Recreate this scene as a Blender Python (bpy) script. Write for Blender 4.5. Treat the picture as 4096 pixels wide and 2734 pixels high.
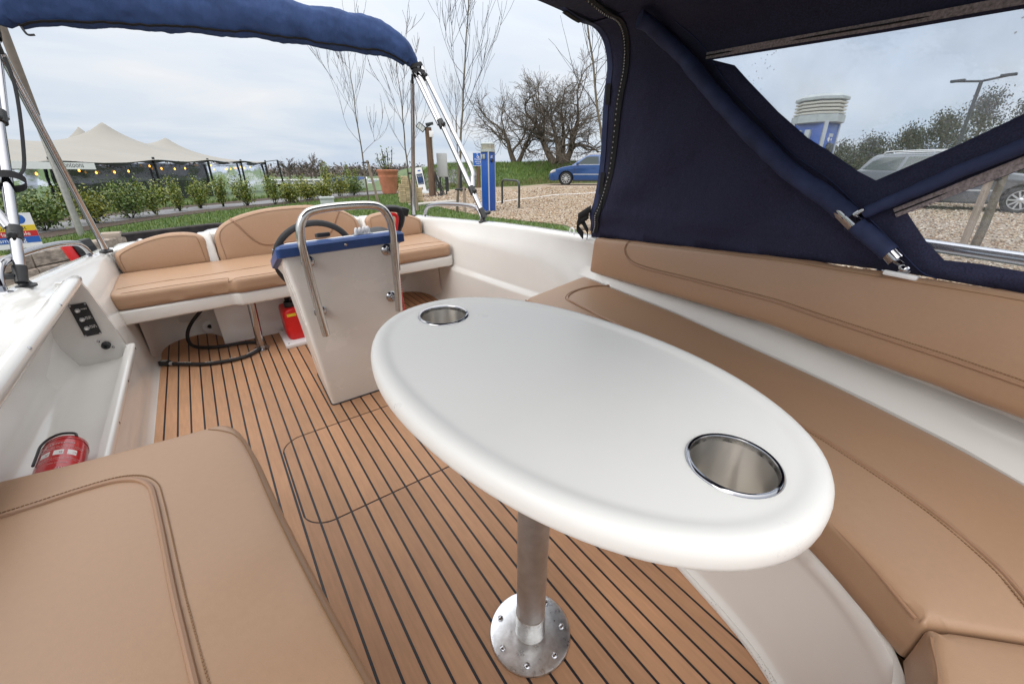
import bpy, bmesh, math, random
import numpy as np
from mathutils import Matrix, Vector, noise, geometry

for _o in list(bpy.data.objects):
    bpy.data.objects.remove(_o)
random.seed(7)
RNG = np.random.default_rng(11)
R = math.radians
SC = bpy.context.scene
COL = SC.collection

# ------------------------------------------------------------ camera
CAMZ = 1.16
YAW = R(35.5)
cam_d = bpy.data.cameras.new('camera')
cam_d.sensor_width = 36.0
cam_d.lens = 415.0 / 1024.0 * 36.0
cam_d.clip_start = 0.02
cam_d.clip_end = 5000.0
cam = bpy.data.objects.new('camera', cam_d)
COL.objects.link(cam)
cam.location = (0, 0, CAMZ)
cam.rotation_euler = (R(90 - 22.2), 0, -YAW)
SC.camera = cam

# ------------------------------------------------------------ sky: bright even overcast with soft cloud
W = bpy.data.worlds.new('World')
SC.world = W
W.use_nodes = True
wn, wl = W.node_tree.nodes, W.node_tree.links
wn.clear()
w_out = wn.new('ShaderNodeOutputWorld')
w_bg = wn.new('ShaderNodeBackground')
w_sky = wn.new('ShaderNodeTexSky')
w_sky.sky_type = 'NISHITA'
w_sky.sun_disc = False
SUN_EL, SUN_AZ = R(32), R(-106)
w_sky.sun_elevation = SUN_EL
w_sky.sun_rotation = SUN_AZ
w_sky.air_density = 1.0
w_sky.dust_density = 2.0
w_tc = wn.new('ShaderNodeTexCoord')
w_sep = wn.new('ShaderNodeSeparateXYZ')
wl.new(w_tc.outputs['Generated'], w_sep.inputs[0])
def wmath(op, a, b=None, c=None):
    n = wn.new('ShaderNodeMath')
    n.operation = op
    for i, v in enumerate((a, b, c)):
        if v is None:
            continue
        if isinstance(v, (int, float)):
            n.inputs[i].default_value = v
        else:
            wl.new(v, n.inputs[i])
    return n.outputs[0]
el = wmath('MAXIMUM', w_sep.outputs['Z'], 0.0)
# cloud sheet: directions projected on a flat layer overhead
den = wmath('ADD', el, 0.22)
cx = wmath('DIVIDE', w_sep.outputs['X'], den)
cy = wmath('DIVIDE', w_sep.outputs['Y'], den)
w_cmb = wn.new('ShaderNodeCombineXYZ')
wl.new(cx, w_cmb.inputs[0]); wl.new(cy, w_cmb.inputs[1])
w_map = wn.new('ShaderNodeMapping')
w_map.inputs['Rotation'].default_value = (0, 0, R(28))
w_map.inputs['Scale'].default_value = (0.75, 1.25, 1.0)
wl.new(w_cmb.outputs[0], w_map.inputs[0])
w_no = wn.new('ShaderNodeTexNoise')
w_no.inputs['Scale'].default_value = 1.1
w_no.inputs['Detail'].default_value = 5
w_no.inputs['Roughness'].default_value = 0.52
w_no.inputs['Distortion'].default_value = 0.35
wl.new(w_map.outputs[0], w_no.inputs['Vector'])
w_ra = wn.new('ShaderNodeValToRGB')
w_ra.color_ramp.elements[0].position = 0.30
w_ra.color_ramp.elements[0].color = (0.545, 0.66, 0.83, 1)
w_ra.color_ramp.elements[1].position = 0.70
w_ra.color_ramp.elements[1].color = (0.90, 0.91, 0.94, 1)
e_ = w_ra.color_ramp.elements.new(0.5)
e_.color = (0.71, 0.79, 0.90, 1)
wl.new(w_no.outputs['Fac'], w_ra.inputs[0])
# overcast sky grows brighter towards the zenith
grad = wmath('MULTIPLY_ADD', wmath('MULTIPLY', el, el), 2.9, 0.88)
w_mul = wn.new('ShaderNodeMix'); w_mul.data_type = 'RGBA'; w_mul.blend_type = 'MULTIPLY'
w_mul.inputs[0].default_value = 1.0
wl.new(w_ra.outputs[0], w_mul.inputs[6])
w_cg = wn.new('ShaderNodeCombineXYZ')
for i in range(3):
    wl.new(grad, w_cg.inputs[i])
wl.new(w_cg.outputs[0], w_mul.inputs[7])
w_scale = wn.new('ShaderNodeMix'); w_scale.data_type = 'RGBA'; w_scale.blend_type = 'MULTIPLY'
w_scale.inputs[0].default_value = 1.0
w_scale.inputs[7].default_value = (0.08, 0.08, 0.08, 1)
wl.new(w_sky.outputs[0], w_scale.inputs[6])
w_mix = wn.new('ShaderNodeMix'); w_mix.data_type = 'RGBA'
w_mix.inputs[0].default_value = 0.88
wl.new(w_scale.outputs[2], w_mix.inputs[6])
# the cloud deck is whiter overhead than towards the horizon
w_zen = wn.new('ShaderNodeMix'); w_zen.data_type = 'RGBA'
wl.new(wmath('MULTIPLY', wmath('SMOOTH_MIN', wmath('MULTIPLY', el, 1.6), 1.0, 0.1), 0.8), w_zen.inputs[0])
wl.new(w_mul.outputs[2], w_zen.inputs[6])
w_zc = wn.new('ShaderNodeCombineXYZ')
for i, c_ in enumerate((0.80, 0.785, 0.76)):
    wl.new(wmath('MULTIPLY', grad, c_), w_zc.inputs[i])
wl.new(w_zc.outputs[0], w_zen.inputs[7])
wl.new(w_zen.outputs[2], w_mix.inputs[7])
wl.new(w_mix.outputs[2], w_bg.inputs['Color'])
w_bg.inputs['Strength'].default_value = 1.0
wl.new(w_bg.outputs[0], w_out.inputs[0])

sun_d = bpy.data.lights.new('sun', 'SUN')
sun_d.energy = 1.0
sun_d.angle = R(40)
sun_d.color = (1.0, 0.955, 0.89)
sun = bpy.data.objects.new('sun', sun_d)
COL.objects.link(sun)
sun.rotation_euler = (R(90) - SUN_EL, 0, math.pi - SUN_AZ)

vs = SC.view_settings
vs.view_transform = 'Standard'
vs.look = 'None'
vs.exposure = 0.24
vs.gamma = 1.0
vs.use_curve_mapping = False

SC.cycles.max_bounces = 8
SC.cycles.diffuse_bounces = 6
SC.cycles.glossy_bounces = 3
SC.cycles.transmission_bounces = 3
SC.cycles.transparent_max_bounces = 6
SC.cycles.caustics_reflective = False
SC.cycles.caustics_refractive = False

# ------------------------------------------------------------ helpers
BOAT = (Matrix.Translation((0, 0, CAMZ)) @
        Matrix.Rotation(R(4.3), 4, Vector((math.cos(YAW), -math.sin(YAW), 0))) @
        Matrix.Translation((0, 0, -CAMZ)))          # the boat lies a little down by the bow
IDENT = Matrix.Identity(4)
XC = 0.44                                            # the boat's centre line


class M:
    """collects geometry"""
    def __init__(s):
        s.v, s.f = [], []

    def add(s, verts, faces):
        o = len(s.v)
        s.v += [tuple(p) for p in verts]
        s.f += [tuple(i + o for i in f) for f in faces]
        return s

    def box(s, x0, x1, y0, y1, z0, z1):
        return s.add([(x0, y0, z0), (x1, y0, z0), (x1, y1, z0), (x0, y1, z0),
                      (x0, y0, z1), (x1, y0, z1), (x1, y1, z1), (x0, y1, z1)],
                     [(3, 2, 1, 0), (4, 5, 6, 7), (0, 1, 5, 4), (1, 2, 6, 5), (2, 3, 7, 6), (3, 0, 4, 7)])

    def obox(s, mat, hx, hy, hz):
        vs_ = [mat @ Vector((a * hx, b * hy, c * hz)) for c in (-1, 1) for a, b in ((-1, -1), (1, -1), (1, 1), (-1, 1))]
        return s.add(vs_, [(3, 2, 1, 0), (4, 5, 6, 7), (0, 1, 5, 4), (1, 2, 6, 5), (2, 3, 7, 6), (3, 0, 4, 7)])

    def tube(s, pts, r, n=10, closed=False, cap=True, flat=None):
        pts = [Vector(p) for p in pts]
        m = len(pts)
        rs = r if isinstance(r, (list, tuple)) else [r] * m
        t0 = (pts[1] - pts[0]).normalized()
        up = Vector((0, 0, 1)) if abs(t0.z) < 0.9 else Vector((1, 0, 0))
        nrm = t0.cross(up).normalized()
        vs_, fs = [], []
        for i, p in enumerate(pts):
            if closed:
                t = pts[(i + 1) % m] - pts[i - 1]
            else:
                t = pts[min(i + 1, m - 1)] - pts[max(i - 1, 0)]
            t = t.normalized() if t.length > 1e-9 else t0
            nrm = (nrm - t * nrm.dot(t))
            nrm = nrm.normalized() if nrm.length > 1e-6 else t.orthogonal().normalized()
            b = t.cross(nrm)
            for k in range(n):
                a = 2 * math.pi * k / n
                vs_.append(p + nrm * (math.cos(a) * rs[i]) + b * (math.sin(a) * rs[i] * (flat or 1)))
        for i in range(m if closed else m - 1):
            j = (i + 1) % m
            for k in range(n):
                l = (k + 1) % n
                fs.append((i * n + k, i * n + l, j * n + l, j * n + k))
        if cap and not closed:
            fs.append(tuple(range(n))[::-1])
            fs.append(tuple((m - 1) * n + k for k in range(n)))
        return s.add(vs_, fs)

    def lathe(s, prof, mat=None, n=24, cap=True):
        mat = mat or IDENT
        if not isinstance(mat, Matrix):
            mat = Matrix.Translation(mat)
        vs_, fs = [], []
        for r_, z in prof:
            for k in range(n):
                a = 2 * math.pi * k / n
                vs_.append(mat @ Vector((r_ * math.cos(a), r_ * math.sin(a), z)))
        m = len(prof)
        for i in range(m - 1):
            for k in range(n):
                l = (k + 1) % n
                fs.append((i * n + k, i * n + l, (i + 1) * n + l, (i + 1) * n + k))
        if cap:
            if prof[0][0] > 1e-5:
                fs.append(tuple(range(n))[::-1])
            if prof[-1][0] > 1e-5:
                fs.append(tuple((m - 1) * n + k for k in range(n)))
        return s.add(vs_, fs)

    def prism(s, poly, a, b, fn=None):
        fn = fn or (lambda u, v, w: (u, v, w))
        n = len(poly)
        vs_ = [fn(u, v, a) for u, v in poly] + [fn(u, v, b) for u, v in poly]
        fs = [tuple(range(n))[::-1], tuple(range(n, 2 * n))]
        fs += [(i, (i + 1) % n, n + (i + 1) % n, n + i) for i in range(n)]
        return s.add(vs_, fs)

    def loft(s, rings, closed=True, caps=False, skip=None):
        n = len(rings[0])
        vs_ = [p for r_ in rings for p in r_]
        fs = []
        for i in range(len(rings) - 1):
            for k in range(n if closed else n - 1):
                l = (k + 1) % n
                if skip and skip(i, k):
                    continue
                fs.append((i * n + k, i * n + l, (i + 1) * n + l, (i + 1) * n + k))
        if caps:
            fs.append(tuple(range(n))[::-1])
            fs.append(tuple((len(rings) - 1) * n + k for k in range(n)))
        return s.add(vs_, fs)

    def grid(s, fn, nu, nv):
        vs_ = [fn(i / nu, j / nv) for i in range(nu + 1) for j in range(nv + 1)]
        fs = [(i * (nv + 1) + j, (i + 1) * (nv + 1) + j, (i + 1) * (nv + 1) + j + 1, i * (nv + 1) + j + 1)
              for i in range(nu) for j in range(nv)]
        return s.add(vs_, fs)


def make_mesh(name, m, mat=None, off=(0, 0, 0), smooth=38, bevel=None, segs=2, fixn=True, mats=None):
    me = bpy.data.meshes.new(name)
    if isinstance(m, M):
        ox, oy, oz = off
        me.from_pydata([(x - ox, y - oy, z - oz) for x, y, z in m.v], [], m.f)
    else:                                   # (verts array, faces array)
        v, f = m
        v = np.asarray(v, dtype=np.float32) - np.asarray(off, dtype=np.float32)
        f = np.asarray(f, dtype=np.int32)
        k = f.shape[1]
        me.vertices.add(len(v)); me.vertices.foreach_set('co', v.ravel())
        me.loops.add(f.size); me.loops.foreach_set('vertex_index', f.ravel())
        me.polygons.add(len(f))
        me.polygons.foreach_set('loop_start', np.arange(0, f.size, k, dtype=np.int32))
        me.polygons.foreach_set('loop_total', np.full(len(f), k, dtype=np.int32))
        me.update(calc_edges=True)
        fixn = False
    if bevel or fixn:
        bm = bmesh.new(); bm.from_mesh(me)
        if fixn:
            bmesh.ops.recalc_face_normals(bm, faces=bm.faces)
        if bevel:
            es = [e for e in bm.edges if len(e.link_faces) == 2 and e.calc_face_angle(0) > R(30)]
            bmesh.ops.bevel(bm, geom=es, offset=bevel, segments=segs, profile=0.5, affect='EDGES', clamp_overlap=True)
        bm.to_mesh(me); bm.free()
    if smooth:
        me.polygons.foreach_set('use_smooth', [True] * len(me.polygons))
        me.set_sharp_from_angle(angle=R(smooth))
    if mat:
        me.materials.append(mat)
    return me


def tag(o, label=None, cat=None, group=None, kind=None):
    if label: o['label'] = label
    if cat: o['category'] = cat
    if group: o['group'] = group
    if kind: o['kind'] = kind
    return o


class Thing:
    """an Empty at a thing's base; parts are given in the frame's own coordinates"""
    def __init__(s, name, label, cat, loc=(0, 0, 0), boat=False, rot=None, local=False, group=None, kind=None):
        s.o = bpy.data.objects.new(name, None)
        COL.objects.link(s.o)
        s.o.empty_display_size = 0.05
        s.o.matrix_world = (BOAT if boat else IDENT) @ Matrix.Translation(loc) @ (rot or IDENT)
        s.off = (0, 0, 0) if local else loc
        tag(s.o, label, cat, group, kind)

    def part(s, name, m, mat, parent=None, **kw):
        me = m if isinstance(m, bpy.types.Mesh) else make_mesh(name, m, mat, s.off, **kw)
        o = bpy.data.objects.new(name, me)
        COL.objects.link(o)
        o.parent = parent or s.o
        return o


def single(name, m, mat, label, cat, loc=(0, 0, 0), boat=False, rot=None, local=False, group=None, kind=None, **kw):
    me = make_mesh(name, m, mat, (0, 0, 0) if local else loc, **kw)
    o = bpy.data.objects.new(name, me)
    COL.objects.link(o)
    o.matrix_world = (BOAT if boat else IDENT) @ Matrix.Translation(loc) @ (rot or IDENT)
    return tag(o, label, cat, group, kind)


def structure(name, m, mat, boat=False, kind='structure', label=None, **kw):
    me = make_mesh(name, m, mat, **kw)
    o = bpy.data.objects.new(name, me)
    COL.objects.link(o)
    o.matrix_world = BOAT if boat else IDENT
    return tag(o, label=label, kind=kind)


def copy_tree(src, loc=None, rot=None, scale=None, label=None, parent=None):
    c = src.copy()
    COL.objects.link(c)
    if parent is not None:
        c.parent = parent
    if loc is not None:
        c.matrix_world = Matrix.Translation(loc) @ (rot or IDENT) @ (Matrix.Scale(scale, 4) if scale else IDENT)
    if label: c['label'] = label
    for ch in src.children:
        copy_tree(ch, parent=c)
    return c


def smoothstep(a, b, x):
    t = min(1, max(0, (x - a) / (b - a)))
    return t * t * (3 - 2 * t)


def interp(x, xs, ys):
    return float(np.interp(x, xs, ys))


def spline(pts, n=8, closed=False):
    """Catmull-Rom through points of any dimension"""
    P = [np.array(p, float) for p in pts]
    out = []
    m = len(P)
    for i in range(m if closed else m - 1):
        if closed:
            p0, p1, p2, p3 = P[i - 1], P[i], P[(i + 1) % m], P[(i + 2) % m]
        else:
            p1, p2 = P[i], P[i + 1]
            p0 = P[i - 1] if i else 2 * p1 - p2
            p3 = P[i + 2] if i + 2 < m else 2 * p2 - p1
        for k in range(n):
            t = k / n
            out.append(tuple(0.5 * ((2 * p1) + (p2 - p0) * t + (2 * p0 - 5 * p1 + 4 * p2 - p3) * t * t +
                                    (3 * p1 - p0 - 3 * p2 + p3) * t ** 3)))
    if not closed:
        out.append(tuple(P[-1]))
    return out


def round_poly(poly, r, n=6):
    """rounds the corners of a closed 2-D polygon; r one value or one per corner"""
    m = len(poly)
    rs = r if isinstance(r, (list, tuple)) else [r] * m
    out = []
    for i in range(m):
        p = Vector(poly[i]); a = Vector(poly[i - 1]); b = Vector(poly[(i + 1) % m])
        if rs[i] <= 0:
            out.append(tuple(p)); continue
        da = (a - p); db = (b - p)
        ra = min(rs[i], da.length * 0.48); rb = min(rs[i], db.length * 0.48)
        s_ = p + da.normalized() * ra; e = p + db.normalized() * rb
        for k in range(n + 1):
            t = k / n
            out.append(tuple(s_ * (1 - t) ** 2 + p * 2 * t * (1 - t) + e * t * t))
    return out


def resample(poly, step):
    out = []
    m = len(poly)
    for i in range(m):
        a = Vector(poly[i]); b = Vector(poly[(i + 1) % m])
        k = max(1, int(round((b - a).length / step)))
        for j in range(k):
            out.append(tuple(a + (b - a) * (j / k)))
    return out


def area2(p):
    return sum(p[i - 1][0] * p[i][1] - p[i][0] * p[i - 1][1] for i in range(len(p))) / 2


def inset_pts(poly, d):
    """points moved inward by d (poly counter-clockwise)"""
    m = len(poly)
    out = []
    for i in range(m):
        a, p, b = Vector(poly[i - 1]), Vector(poly[i]), Vector(poly[(i + 1) % m])
        e1 = (p - a); e2 = (b - p)
        n1 = Vector((-e1.y, e1.x)); n2 = Vector((-e2.y, e2.x))
        n = (n1.normalized() if n1.length else n1) + (n2.normalized() if n2.length else n2)
        n = n.normalized() if n.length > 1e-6 else Vector((0, 0))
        out.append(tuple(p + n * d))
    return out


def in_poly(P, poly):
    x, y = P[:, 0], P[:, 1]
    c = np.zeros(len(P), bool)
    n = len(poly)
    for i in range(n):
        x1, y1 = poly[i - 1]; x2, y2 = poly[i]
        cond = ((y1 > y) != (y2 > y))
        with np.errstate(divide='ignore', invalid='ignore'):
            xi = (x2 - x1) * (y - y1) / (y2 - y1 if y2 != y1 else 1e-12) + x1
        c ^= cond & (x < xi)
    return c


def dist_poly(P, poly):
    d = np.full(len(P), 1e9)
    n = len(poly)
    for i in range(n):
        a = np.array(poly[i - 1]); b = np.array(poly[i])
        e = b - a
        l2 = max(1e-12, float(e @ e))
        t = np.clip(((P - a) @ e) / l2, 0, 1)
        d = np.minimum(d, np.linalg.norm(P - (a + t[:, None] * e), axis=1))
    return d


def fill(outer, holes=(), step=0.05, extra=()):
    """constrained triangulation of a 2-D region with inner points; returns verts, tris"""
    loops = [outer] + list(holes)
    pts, edges = [], []
    for lp in loops:
        o = len(pts)
        pts += [tuple(p) for p in lp]
        edges += [(o + i, o + (i + 1) % len(lp)) for i in range(len(lp))]
    arr = np.array(outer)
    x0, y0 = arr.min(0); x1, y1 = arr.max(0)
    gx = np.arange(x0 + step * 0.5, x1, step); gy = np.arange(y0 + step * 0.5, y1, step * 0.866)
    G = np.array([(x + (step * 0.5 if j % 2 else 0), y) for j, y in enumerate(gy) for x in gx])
    E_ = np.array(list(extra)) if len(extra) else np.zeros((0, 2))
    if len(G):
        ok = in_poly(G, outer)
        d = dist_poly(G, outer)
        for h in holes:
            ok &= ~in_poly(G, h)
            d = np.minimum(d, dist_poly(G, h))
        if len(E_):
            dd = np.min(np.linalg.norm(G[:, None] - E_[None], axis=2), axis=1)
            ok &= dd > step * 0.35
        G = G[ok & (d > step * 0.4)]
    if len(E_):
        ok = in_poly(E_, outer)
        for h in holes:
            ok &= ~in_poly(E_, h)
        E_ = E_[ok]
    allp = [Vector(p) for p in pts] + [Vector(p) for p in E_] + [Vector(p) for p in G]
    ov, oe, of, *_ = geometry.delaunay_2d_cdt(allp, edges, [], 0, 1e-6)
    V = np.array([tuple(p) for p in ov])
    T_ = [f for f in of if len(f) == 3]
    C_ = np.array([(V[f[0]] + V[f[1]] + V[f[2]]) / 3 for f in T_])
    ok = in_poly(C_, outer)
    for h in holes:
        ok &= ~in_poly(C_, h)
    return V, [tuple(f) for f, k in zip(T_, ok) if k]


def cushion(outline, thick, fn, r=0.018, crown=0.006, step=0.06, bstep=0.025, wob=0.0, seed=0.0):
    """upholstered pad: outline in (u,v); fn(u,v,w) puts it in space, w=0 the top, -thick the underside"""
    if area2(outline) < 0:
        outline = outline[::-1]
    ol = resample(outline, bstep)
    ex = []
    for k in (0.12, 0.35, 0.7, 1.1, 2.2):
        ex += inset_pts(ol, r * k)
    V, T_ = fill(ol, (), step, ex)
    D = dist_poly(V, ol)
    m = M()
    vs_ = []
    for (u, v), d in zip(V, D):
        q = min(d, r)
        w = -r + math.sqrt(max(0, r * r - (r - q) ** 2)) + crown * (1 - math.exp(-d / 0.06))
        if wob:
            w += wob * min(1, d / 0.03) * (noise.noise(Vector((u * 6 + seed, v * 6, seed))) + .35 * noise.noise(Vector((u * 15 + seed, v * 15, seed + 3))))
        vs_.append(fn(u, v, w))
    m.add(vs_, T_)
    n = len(ol)
    io = inset_pts(ol, r * 0.7)
    rings = []
    wav = [noise.noise(Vector((u * 11 + seed, v * 11, 7.0))) + .6 * noise.noise(Vector((u * 26, v * 26 + seed, 2.0))) for u, v in ol]
    for pl, w, k in ((ol, -r, 0), (ol, -thick * 0.35, .6), (ol, -thick * 0.6, 1.0), (ol, -thick + r * 0.6, .4), (io, -thick, 0)):
        out_ = inset_pts(ol, -1.0)
        rings.append([fn(u + (o[0] - b[0]) * .0045 * k * q * (1 if wob else 0), v + (o[1] - b[1]) * .0045 * k * q * (1 if wob else 0), w) for (u, v), o, b, q in zip(pl, out_, ol, wav)])
    m.loft(rings)
    m.add(rings[-1], [tuple(range(n))[::-1]])
    def height(u, v):
        d = float(dist_poly(np.array([(u, v)]), ol)[0])
        q = min(d, r)
        w = -r + math.sqrt(max(0, r * r - (r - q) ** 2)) + crown * (1 - math.exp(-d / 0.06))
        if wob:
            w += wob * min(1, d / 0.03) * (noise.noise(Vector((u * 6 + seed, v * 6, seed))) + .35 * noise.noise(Vector((u * 15 + seed, v * 15, seed + 3))))
        return w
    m.height = height
    return m


def weld(me, d=1e-5):
    bm = bmesh.new(); bm.from_mesh(me)
    bmesh.ops.remove_doubles(bm, verts=bm.verts, dist=d)
    bmesh.ops.recalc_face_normals(bm, faces=bm.faces)
    bm.to_mesh(me); bm.free()
    me.polygons.foreach_set('use_smooth', [True] * len(me.polygons))
    me.set_sharp_from_angle(angle=R(50))
    return me


def text_mesh(txt, size, mat, matrix, off=(0, 0, 0), align='CENTER', ext=0.0004):
    cu = bpy.data.curves.new('lettering', 'FONT')
    cu.body = txt; cu.size = size; cu.extrude = ext; cu.align_x = align; cu.align_y = 'CENTER'
    cu.resolution_u = 3
    ob = bpy.data.objects.new('tmp_text', cu)
    COL.objects.link(ob)
    dg = bpy.context.evaluated_depsgraph_get()
    me = bpy.data.meshes.new_from_object(ob.evaluated_get(dg))
    bpy.data.objects.remove(ob); bpy.data.curves.remove(cu)
    me.transform(Matrix.Translation(Vector(off) * -1) @ matrix)
    me.materials.clear(); me.materials.append(mat)
    return me


# ------------------------------------------------------------ materials
def node_mat(name):
    m = bpy.data.materials.new(name)
    m.use_nodes = True
    nt = m.node_tree
    nt.nodes.clear()
    out = nt.nodes.new('ShaderNodeOutputMaterial')
    bs = nt.nodes.new('ShaderNodeBsdfPrincipled')
    nt.links.new(bs.outputs[0], out.inputs[0])
    return m, nt, bs, out


def mat(name, c, rough=0.5, metal=0.0, nscale=None, namt=0.0, stretch=(1, 1, 1), bscale=None, bstr=0.0, bdist=0.01,
        coat=0.0, rand=0.0, c2=None, spec=0.5, sub=0.0, rvar=0.0, btype='noise', detail=5.0, contrast=None, dirt=None):
    m, nt, bs, out = node_mat(name)
    N, L = nt.nodes, nt.links
    bs.inputs['Base Color'].default_value = (*c, 1)
    bs.inputs['Roughness'].default_value = rough
    bs.inputs['Metallic'].default_value = metal
    bs.inputs['Coat Weight'].default_value = coat
    bs.inputs['Coat Roughness'].default_value = 0.08
    bs.inputs['Specular IOR Level'].default_value = spec
    tc = N.new('ShaderNodeTexCoord')
    mp = N.new('ShaderNodeMapping')
    mp.inputs['Scale'].default_value = stretch
    L.new(tc.outputs['Object'], mp.inputs[0])
    col = None
    if nscale:
        no = N.new('ShaderNodeTexNoise')
        no.inputs['Scale'].default_value = nscale
        no.inputs['Detail'].default_value = detail
        no.inputs['Roughness'].default_value = 0.6
        L.new(mp.outputs[0], no.inputs['Vector'])
        rp = N.new('ShaderNodeValToRGB')
        lo, hi = contrast or (0.3, 0.7)
        rp.color_ramp.elements[0].position = lo
        rp.color_ramp.elements[1].position = hi
        a = c2 if c2 else tuple(x * (1 - namt) for x in c)
        b = c if c2 else tuple(min(1, x * (1 + namt)) for x in c)
        rp.color_ramp.elements[0].color = (*a, 1)
        rp.color_ramp.elements[1].color = (*b, 1)
        L.new(no.outputs['Fac'], rp.inputs[0])
        col = rp.outputs[0]
        if rvar:
            mr = N.new('ShaderNodeMapRange')
            mr.inputs['To Min'].default_value = max(0, rough - rvar)
            mr.inputs['To Max'].default_value = min(1, rough + rvar)
            L.new(no.outputs['Fac'], mr.inputs['Value'])
            L.new(mr.outputs[0], bs.inputs['Roughness'])
    if rand:
        oi = N.new('ShaderNodeObjectInfo')
        hs = N.new('ShaderNodeHueSaturation')
        mr2 = N.new('ShaderNodeMapRange')
        mr2.inputs['To Min'].default_value = 1 - rand
        mr2.inputs['To Max'].default_value = 1 + rand
        L.new(oi.outputs['Random'], mr2.inputs['Value'])
        L.new(mr2.outputs[0], hs.inputs['Value'])
        if col is not None:
            L.new(col, hs.inputs['Color'])
        else:
            hs.inputs['Color'].default_value = (*c, 1)
        col = hs.outputs[0]
    if dirt:
        gp0 = N.new('ShaderNodeNewGeometry')
        nd = N.new('ShaderNodeTexNoise'); nd.inputs['Scale'].default_value = dirt[0]; nd.inputs['Detail'].default_value = 6
        nd.inputs['Roughness'].default_value = 0.65
        L.new(gp0.outputs['Position'], nd.inputs['Vector'])
        md = N.new('ShaderNodeMapRange'); md.inputs['From Min'].default_value = 0.32; md.inputs['From Max'].default_value = 0.68
        md.inputs['To Min'].default_value = 1 - dirt[1]; md.inputs['To Max'].default_value = 1 + dirt[1] * 0.6
        L.new(nd.outputs['Fac'], md.inputs['Value'])
        hd = N.new('ShaderNodeHueSaturation')
        L.new(md.outputs[0], hd.inputs['Value'])
        L.new(col, hd.inputs['Color'])
        col = hd.outputs[0]
    if col is not None:
        L.new(col, bs.inputs['Base Color'])
    if bscale:
        if btype == 'voronoi':
            bn = N.new('ShaderNodeTexVoronoi'); o_ = 'Distance'
        else:
            bn = N.new('ShaderNodeTexNoise'); o_ = 'Fac'
            bn.inputs['Detail'].default_value = 4
        bn.inputs['Scale'].default_value = bscale
        L.new(mp.outputs[0], bn.inputs['Vector'])
        bu = N.new('ShaderNodeBump')
        bu.inputs['Strength'].default_value = bstr
        bu.inputs['Distance'].default_value = bdist
        L.new(bn.outputs[o_], bu.inputs['Height'])
        L.new(bu.outputs[0], bs.inputs['Normal'])
    return m


MT = {}
MT['gel'] = mat('white_gelcoat', (0.685, 0.672, 0.645), 0.17, nscale=3.0, namt=0.03, bscale=9, bstr=0.02, coat=0.55, rvar=0.05)
MT['gel_worn'] = mat('matt_gelcoat', (0.78, 0.765, 0.74), 0.24, nscale=3.0, namt=0.02, bscale=260, bstr=0.06, bdist=0.002, rvar=0.08)
MT['table'] = mat('white_table_gelcoat', (0.86, 0.85, 0.825), 0.31, nscale=7.0, namt=0.012, bscale=5, bstr=0.01, spec=0.36, rvar=0.10)
MT['vinyl'] = mat('tan_vinyl', (0.380, 0.235, 0.146), 0.40, nscale=90.0, namt=0.028, detail=9, bscale=420, bstr=0.1, bdist=0.001, btype='voronoi', rvar=0.05)
MT['piping'] = mat('tan_piping', (0.33, 0.19, 0.115), 0.42)
MT['stitch'] = mat('brown_stitching', (0.23, 0.13, 0.065), 0.7)
MT['teak'] = mat('teak_plank', (0.48, 0.262, 0.145), 0.6, nscale=11.0, namt=0.10, stretch=(9, 0.7, 1), bscale=60, bstr=0.12, bdist=0.002, rand=0.085, detail=9, dirt=(3.2, 0.12))
MT['caulk'] = mat('black_caulk', (0.010, 0.011, 0.018), 0.5)
MT['steel'] = mat('polished_steel', (0.43, 0.43, 0.45), 0.08, 1.0, nscale=40, namt=0.04, rvar=0.03)
MT['satin'] = mat('satin_rail_steel', (0.60, 0.585, 0.56), 0.19, 1.0, nscale=40, namt=0.06, rvar=0.04)
MT['brushed'] = mat('brushed_steel', (0.60, 0.575, 0.54), 0.27, 1.0, nscale=30, namt=0.12, stretch=(1, 1, 40), rvar=0.08)
def aniso(name, c, rough, an):
    m, nt, bs, out = node_mat(name)
    N, L = nt.nodes, nt.links
    bs.inputs['Base Color'].default_value = (*c, 1); bs.inputs['Metallic'].default_value = 1
    bs.inputs['Roughness'].default_value = rough; bs.inputs['Anisotropic'].default_value = an; bs.inputs['Anisotropic Rotation'].default_value = 0.25
    tg = N.new('ShaderNodeTangent'); tg.direction_type = 'RADIAL'; tg.axis = 'Z'
    L.new(tg.outputs[0], bs.inputs['Tangent'])
    tc = N.new('ShaderNodeTexCoord'); mp = N.new('ShaderNodeMapping'); mp.inputs['Scale'].default_value = (6, 6, 900)
    no = N.new('ShaderNodeTexNoise'); no.inputs['Scale'].default_value = 1.0; no.inputs['Detail'].default_value = 4
    L.new(tc.outputs['Object'], mp.inputs[0]); L.new(mp.outputs[0], no.inputs['Vector'])
    bu = N.new('ShaderNodeBump'); bu.inputs['Strength'].default_value = .12; bu.inputs['Distance'].default_value = .0005
    L.new(no.outputs['Fac'], bu.inputs['Height']); L.new(bu.outputs[0], bs.inputs['Normal'])
    return m
MT['cup'] = aniso('brushed_cup_steel', (0.84, 0.80, 0.75), 0.30, 0.95)
MT['cupfloor'] = mat('brushed_cup_floor', (0.74, 0.71, 0.67), 0.30, 1.0, nscale=90, namt=0.15)
MT['alu'] = mat('satin_aluminium', (0.55, 0.54, 0.53), 0.48, 1.0, nscale=26, namt=0.12, rvar=0.08)
MT['plate'] = mat('scuffed_plate', (0.74, 0.77, 0.81), 0.30, 1.0, nscale=55, namt=0.18, rvar=0.11, bscale=30, bstr=0.03)
MT['navy'] = mat('navy_canvas', (0.030, 0.032, 0.068), 0.85, nscale=260, namt=0.35, bscale=4.5, bstr=0.6, bdist=0.05, spec=0.25)
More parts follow.
